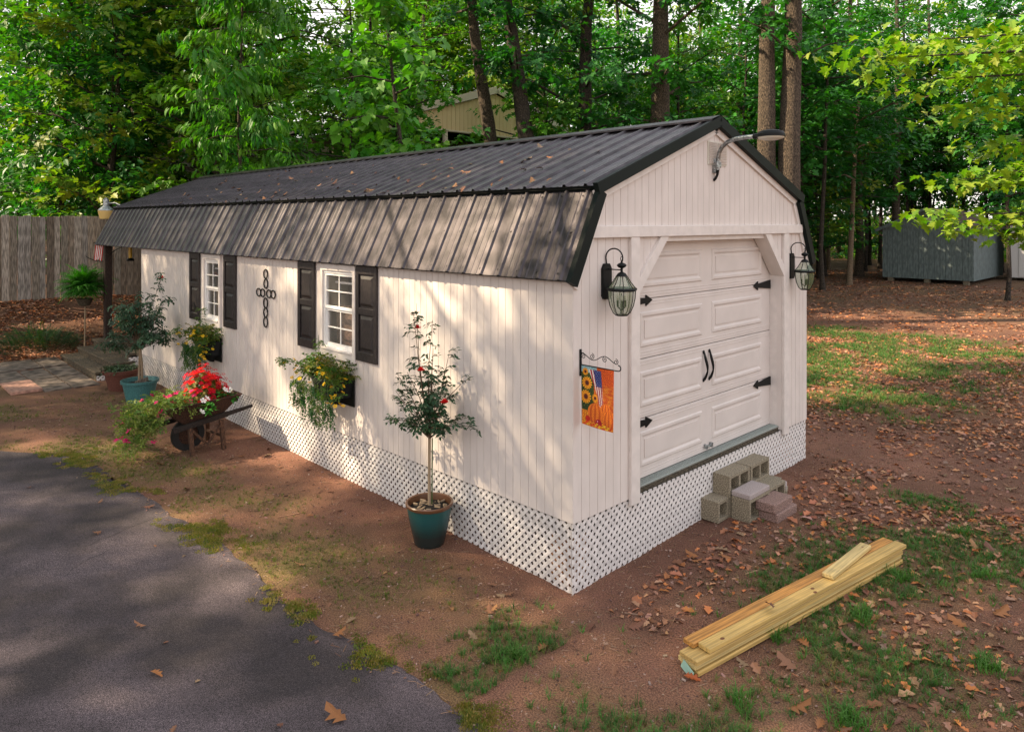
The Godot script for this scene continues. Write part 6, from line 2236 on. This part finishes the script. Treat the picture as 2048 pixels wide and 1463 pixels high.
func loose_leaves() -> void:
	rng.seed = 222
	# on the drive
	var g := "fallen leaves on the drive"
	fallen_leaf(on_ground(-2.04, 0.05), 0.16, Vector3.UP, "large orange oak leaf lying alone on the drive", "", 0)
	for q in [[-2.55, -1.75, 0.09], [-2.7, -1.2, 0.1], [-2.5, -1.45, 0.06], [-2.75, -0.6, 0.07], [-1.66, -0.75, 0.1], [-2.35, -3.6, 0.09], [-2.95, -4.6, 0.1], [-2.6, -5.2, 0.09], [-2.2, -4.3, 0.06], [-2.3, -0.2, 0.05], [-2.0, -2.6, 0.05], [-1.85, -5.0, 0.09], [-1.9, -3.9, 0.1], [-2.5, -0.9, 0.05], [-1.85, 0.6, 0.05], [-2.1, -3.0, 0.05]]:
		fallen_leaf(on_ground(q[0], q[1]), q[2], Vector3.UP, "dry brown leaf lying on the asphalt drive", g)
	g = "fallen leaves on the soil beside the barn"
	for k in 46:
		var x := rng.randf_range(-1.5, -0.12)
		var z := rng.randf_range(-8.0, 0.3)
		fallen_leaf(on_ground(x, z), rng.randf_range(0.05, 0.11), Vector3.UP, "dry leaf on the soil between the drive and the barn", g)
	g = "fallen leaves around the timber"
	for q in [[1.41, 0.42, 0.15, 4], [1.33, 1.81, 0.14, 0], [0.99, 1.65, 0.15, 2], [0.8, 1.71, 0.13, 2], [0.6, 1.6, 0.12, 0], [0.31, 1.65, 0.15, 1], [-0.27, 1.17, 0.11, 5], [0.37, 1.45, 0.1, 1], [0.13, 1.41, 0.09, 4], [-0.75, 0.35, 0.15, 0], [-0.2, 0.4, 0.12, 3], [0.9, 2.1, 0.12, 0], [1.6, 2.3, 0.14, 0], [0.4, 2.2, 0.13, 1], [1.9, 2.4, 0.15, 0], [-0.5, 0.8, 0.1, 1]]:
		fallen_leaf(on_ground(q[0], q[1]), q[2], Vector3.UP, "curled oak leaf on the ground near the timber stack", g, q[3])
	for k in 130:
		var x := rng.randf_range(-1.2, 6.0)
		var z := rng.randf_range(0.35, 4.6)
		if x > -0.3 and x < 2.6 and z > 0.95 and z < 1.75:
			continue
		fallen_leaf(on_ground(x, z), rng.randf_range(0.06, 0.15), Vector3.UP, "curled oak leaf on the ground near the timber stack", g)
	fallen_leaf(Vector3(0.55, 0.205, 1.37), 0.11, Vector3(0, 1, 0.2).normalized(), "brown oak leaf lying on top of the timber stack", "", 3)
	# on the upper slope of the roof
	g = "fallen leaves on the upper roof slope"
	var nn := Vector3(-0.354, 0.935, 0)
	for k in 110:
		var f := 1.0 - 0.8 * pow(rng.randf(), 1.5)
		var z := -rng.randf_range(0.2, 10.5)
		fallen_leaf(Vector3(2.135, 3.93, 0).lerp(Vector3(0.22, 3.205, 0), f) + Vector3(0, 0, z) + nn * 0.01, rng.randf_range(0.035, 0.1), nn, "dry leaf resting on the upper slope of the metal roof", g)


# ---------------------------------------------------------------- all of it
func _ready() -> void:
	rng.seed = 4
	nz.seed = 12
	nz.frequency = 0.02
	nz.fractal_octaves = 3
	var cam := Camera3D.new()
	cam.name = "camera"
	cam.projection = Camera3D.PROJECTION_FRUSTUM
	cam.near = 0.05
	cam.far = 400.0
	cam.size = 0.05 * 1463.0 / 1435.5
	cam.frustum_offset = Vector2(0, -0.05 * (731.5 - 444.17) / 1435.5)
	cam.position = Vector3(-4.252, 2.907, 3.666)
	cam.rotation.y = -0.77594
	add_child(cam)
	cam.current = true
	var we := WorldEnvironment.new()
	we.name = "environment"
	var e := Environment.new()
	e.background_mode = Environment.BG_SKY
	var sm := ProceduralSkyMaterial.new()
	sm.sky_top_color = Color(0.86, 0.87, 0.91)
	sm.sky_horizon_color = Color(1.0, 0.965, 0.925)
	sm.sky_curve = 0.25
	sm.sky_energy_multiplier = 0.88
	sm.ground_bottom_color = Color(0.2, 0.17, 0.13)
	sm.ground_horizon_color = Color(0.5, 0.48, 0.42)
	sm.sun_angle_max = 12.0
	e.sky = Sky.new()
	e.sky.sky_material = sm
	e.tonemap_mode = Environment.TONE_MAPPER_LINEAR
	e.tonemap_exposure = 2.4
	e.sdfgi_enabled = true
	e.ssao_enabled = true
	e.ssil_enabled = true
	we.environment = e
	add_child(we)
	var sun := DirectionalLight3D.new()
	sun.name = "sun"
	sun.light_energy = 1.6
	sun.light_color = Color(1.0, 0.91, 0.77)
	sun.light_angular_distance = 0.5
	sun.shadow_enabled = true
	add_child(sun)
	sun.look_at_from_position(SUN * 50.0, Vector3.ZERO)

	materials()
	mat("begonia_a", lin(0.52, 0.014, 0.012), 0.6)
	mat("begonia_b", lin(0.42, 0.01, 0.025), 0.6)
	mat("petunia", lin(0.5, 0.02, 0.12), 0.6)
	mat("feeder", lin(0.6, 0.35, 0.04), 0.3)
	for called in ["begonia_a", "begonia_b", "petunia", "white", "petal", "red"]:
		M[called].metallic_specular = 0.12
	leaves()
	ground()
	barn()
	fence()
	house()
	blue_shed()
	unseen_shade_trees()
	forest()
	patio()
	blocks()
	lumber()
	lantern(Vector3(0.4, 2.37, 0.0), "black glass carriage lantern left of the garage door, nearest the corner")
	lantern(Vector3(3.83, 2.35, 0.0), "black glass carriage lantern right of the garage door")
	garden_flag()
	yard_lights()
	iron_cross()
	potted()
	planter(-6.93, 0.66, "black moulded planter under the far window", "yellow flowers and trailing vines in the planter under the far window", 41)
	planter(-3.47, 0.76, "black moulded planter under the window nearest the rose tree", "yellow flowers and trailing vines in the planter nearest the rose tree", 42)
	barrow()
	porch_things()
	floor_cover()
	loose_leaves()
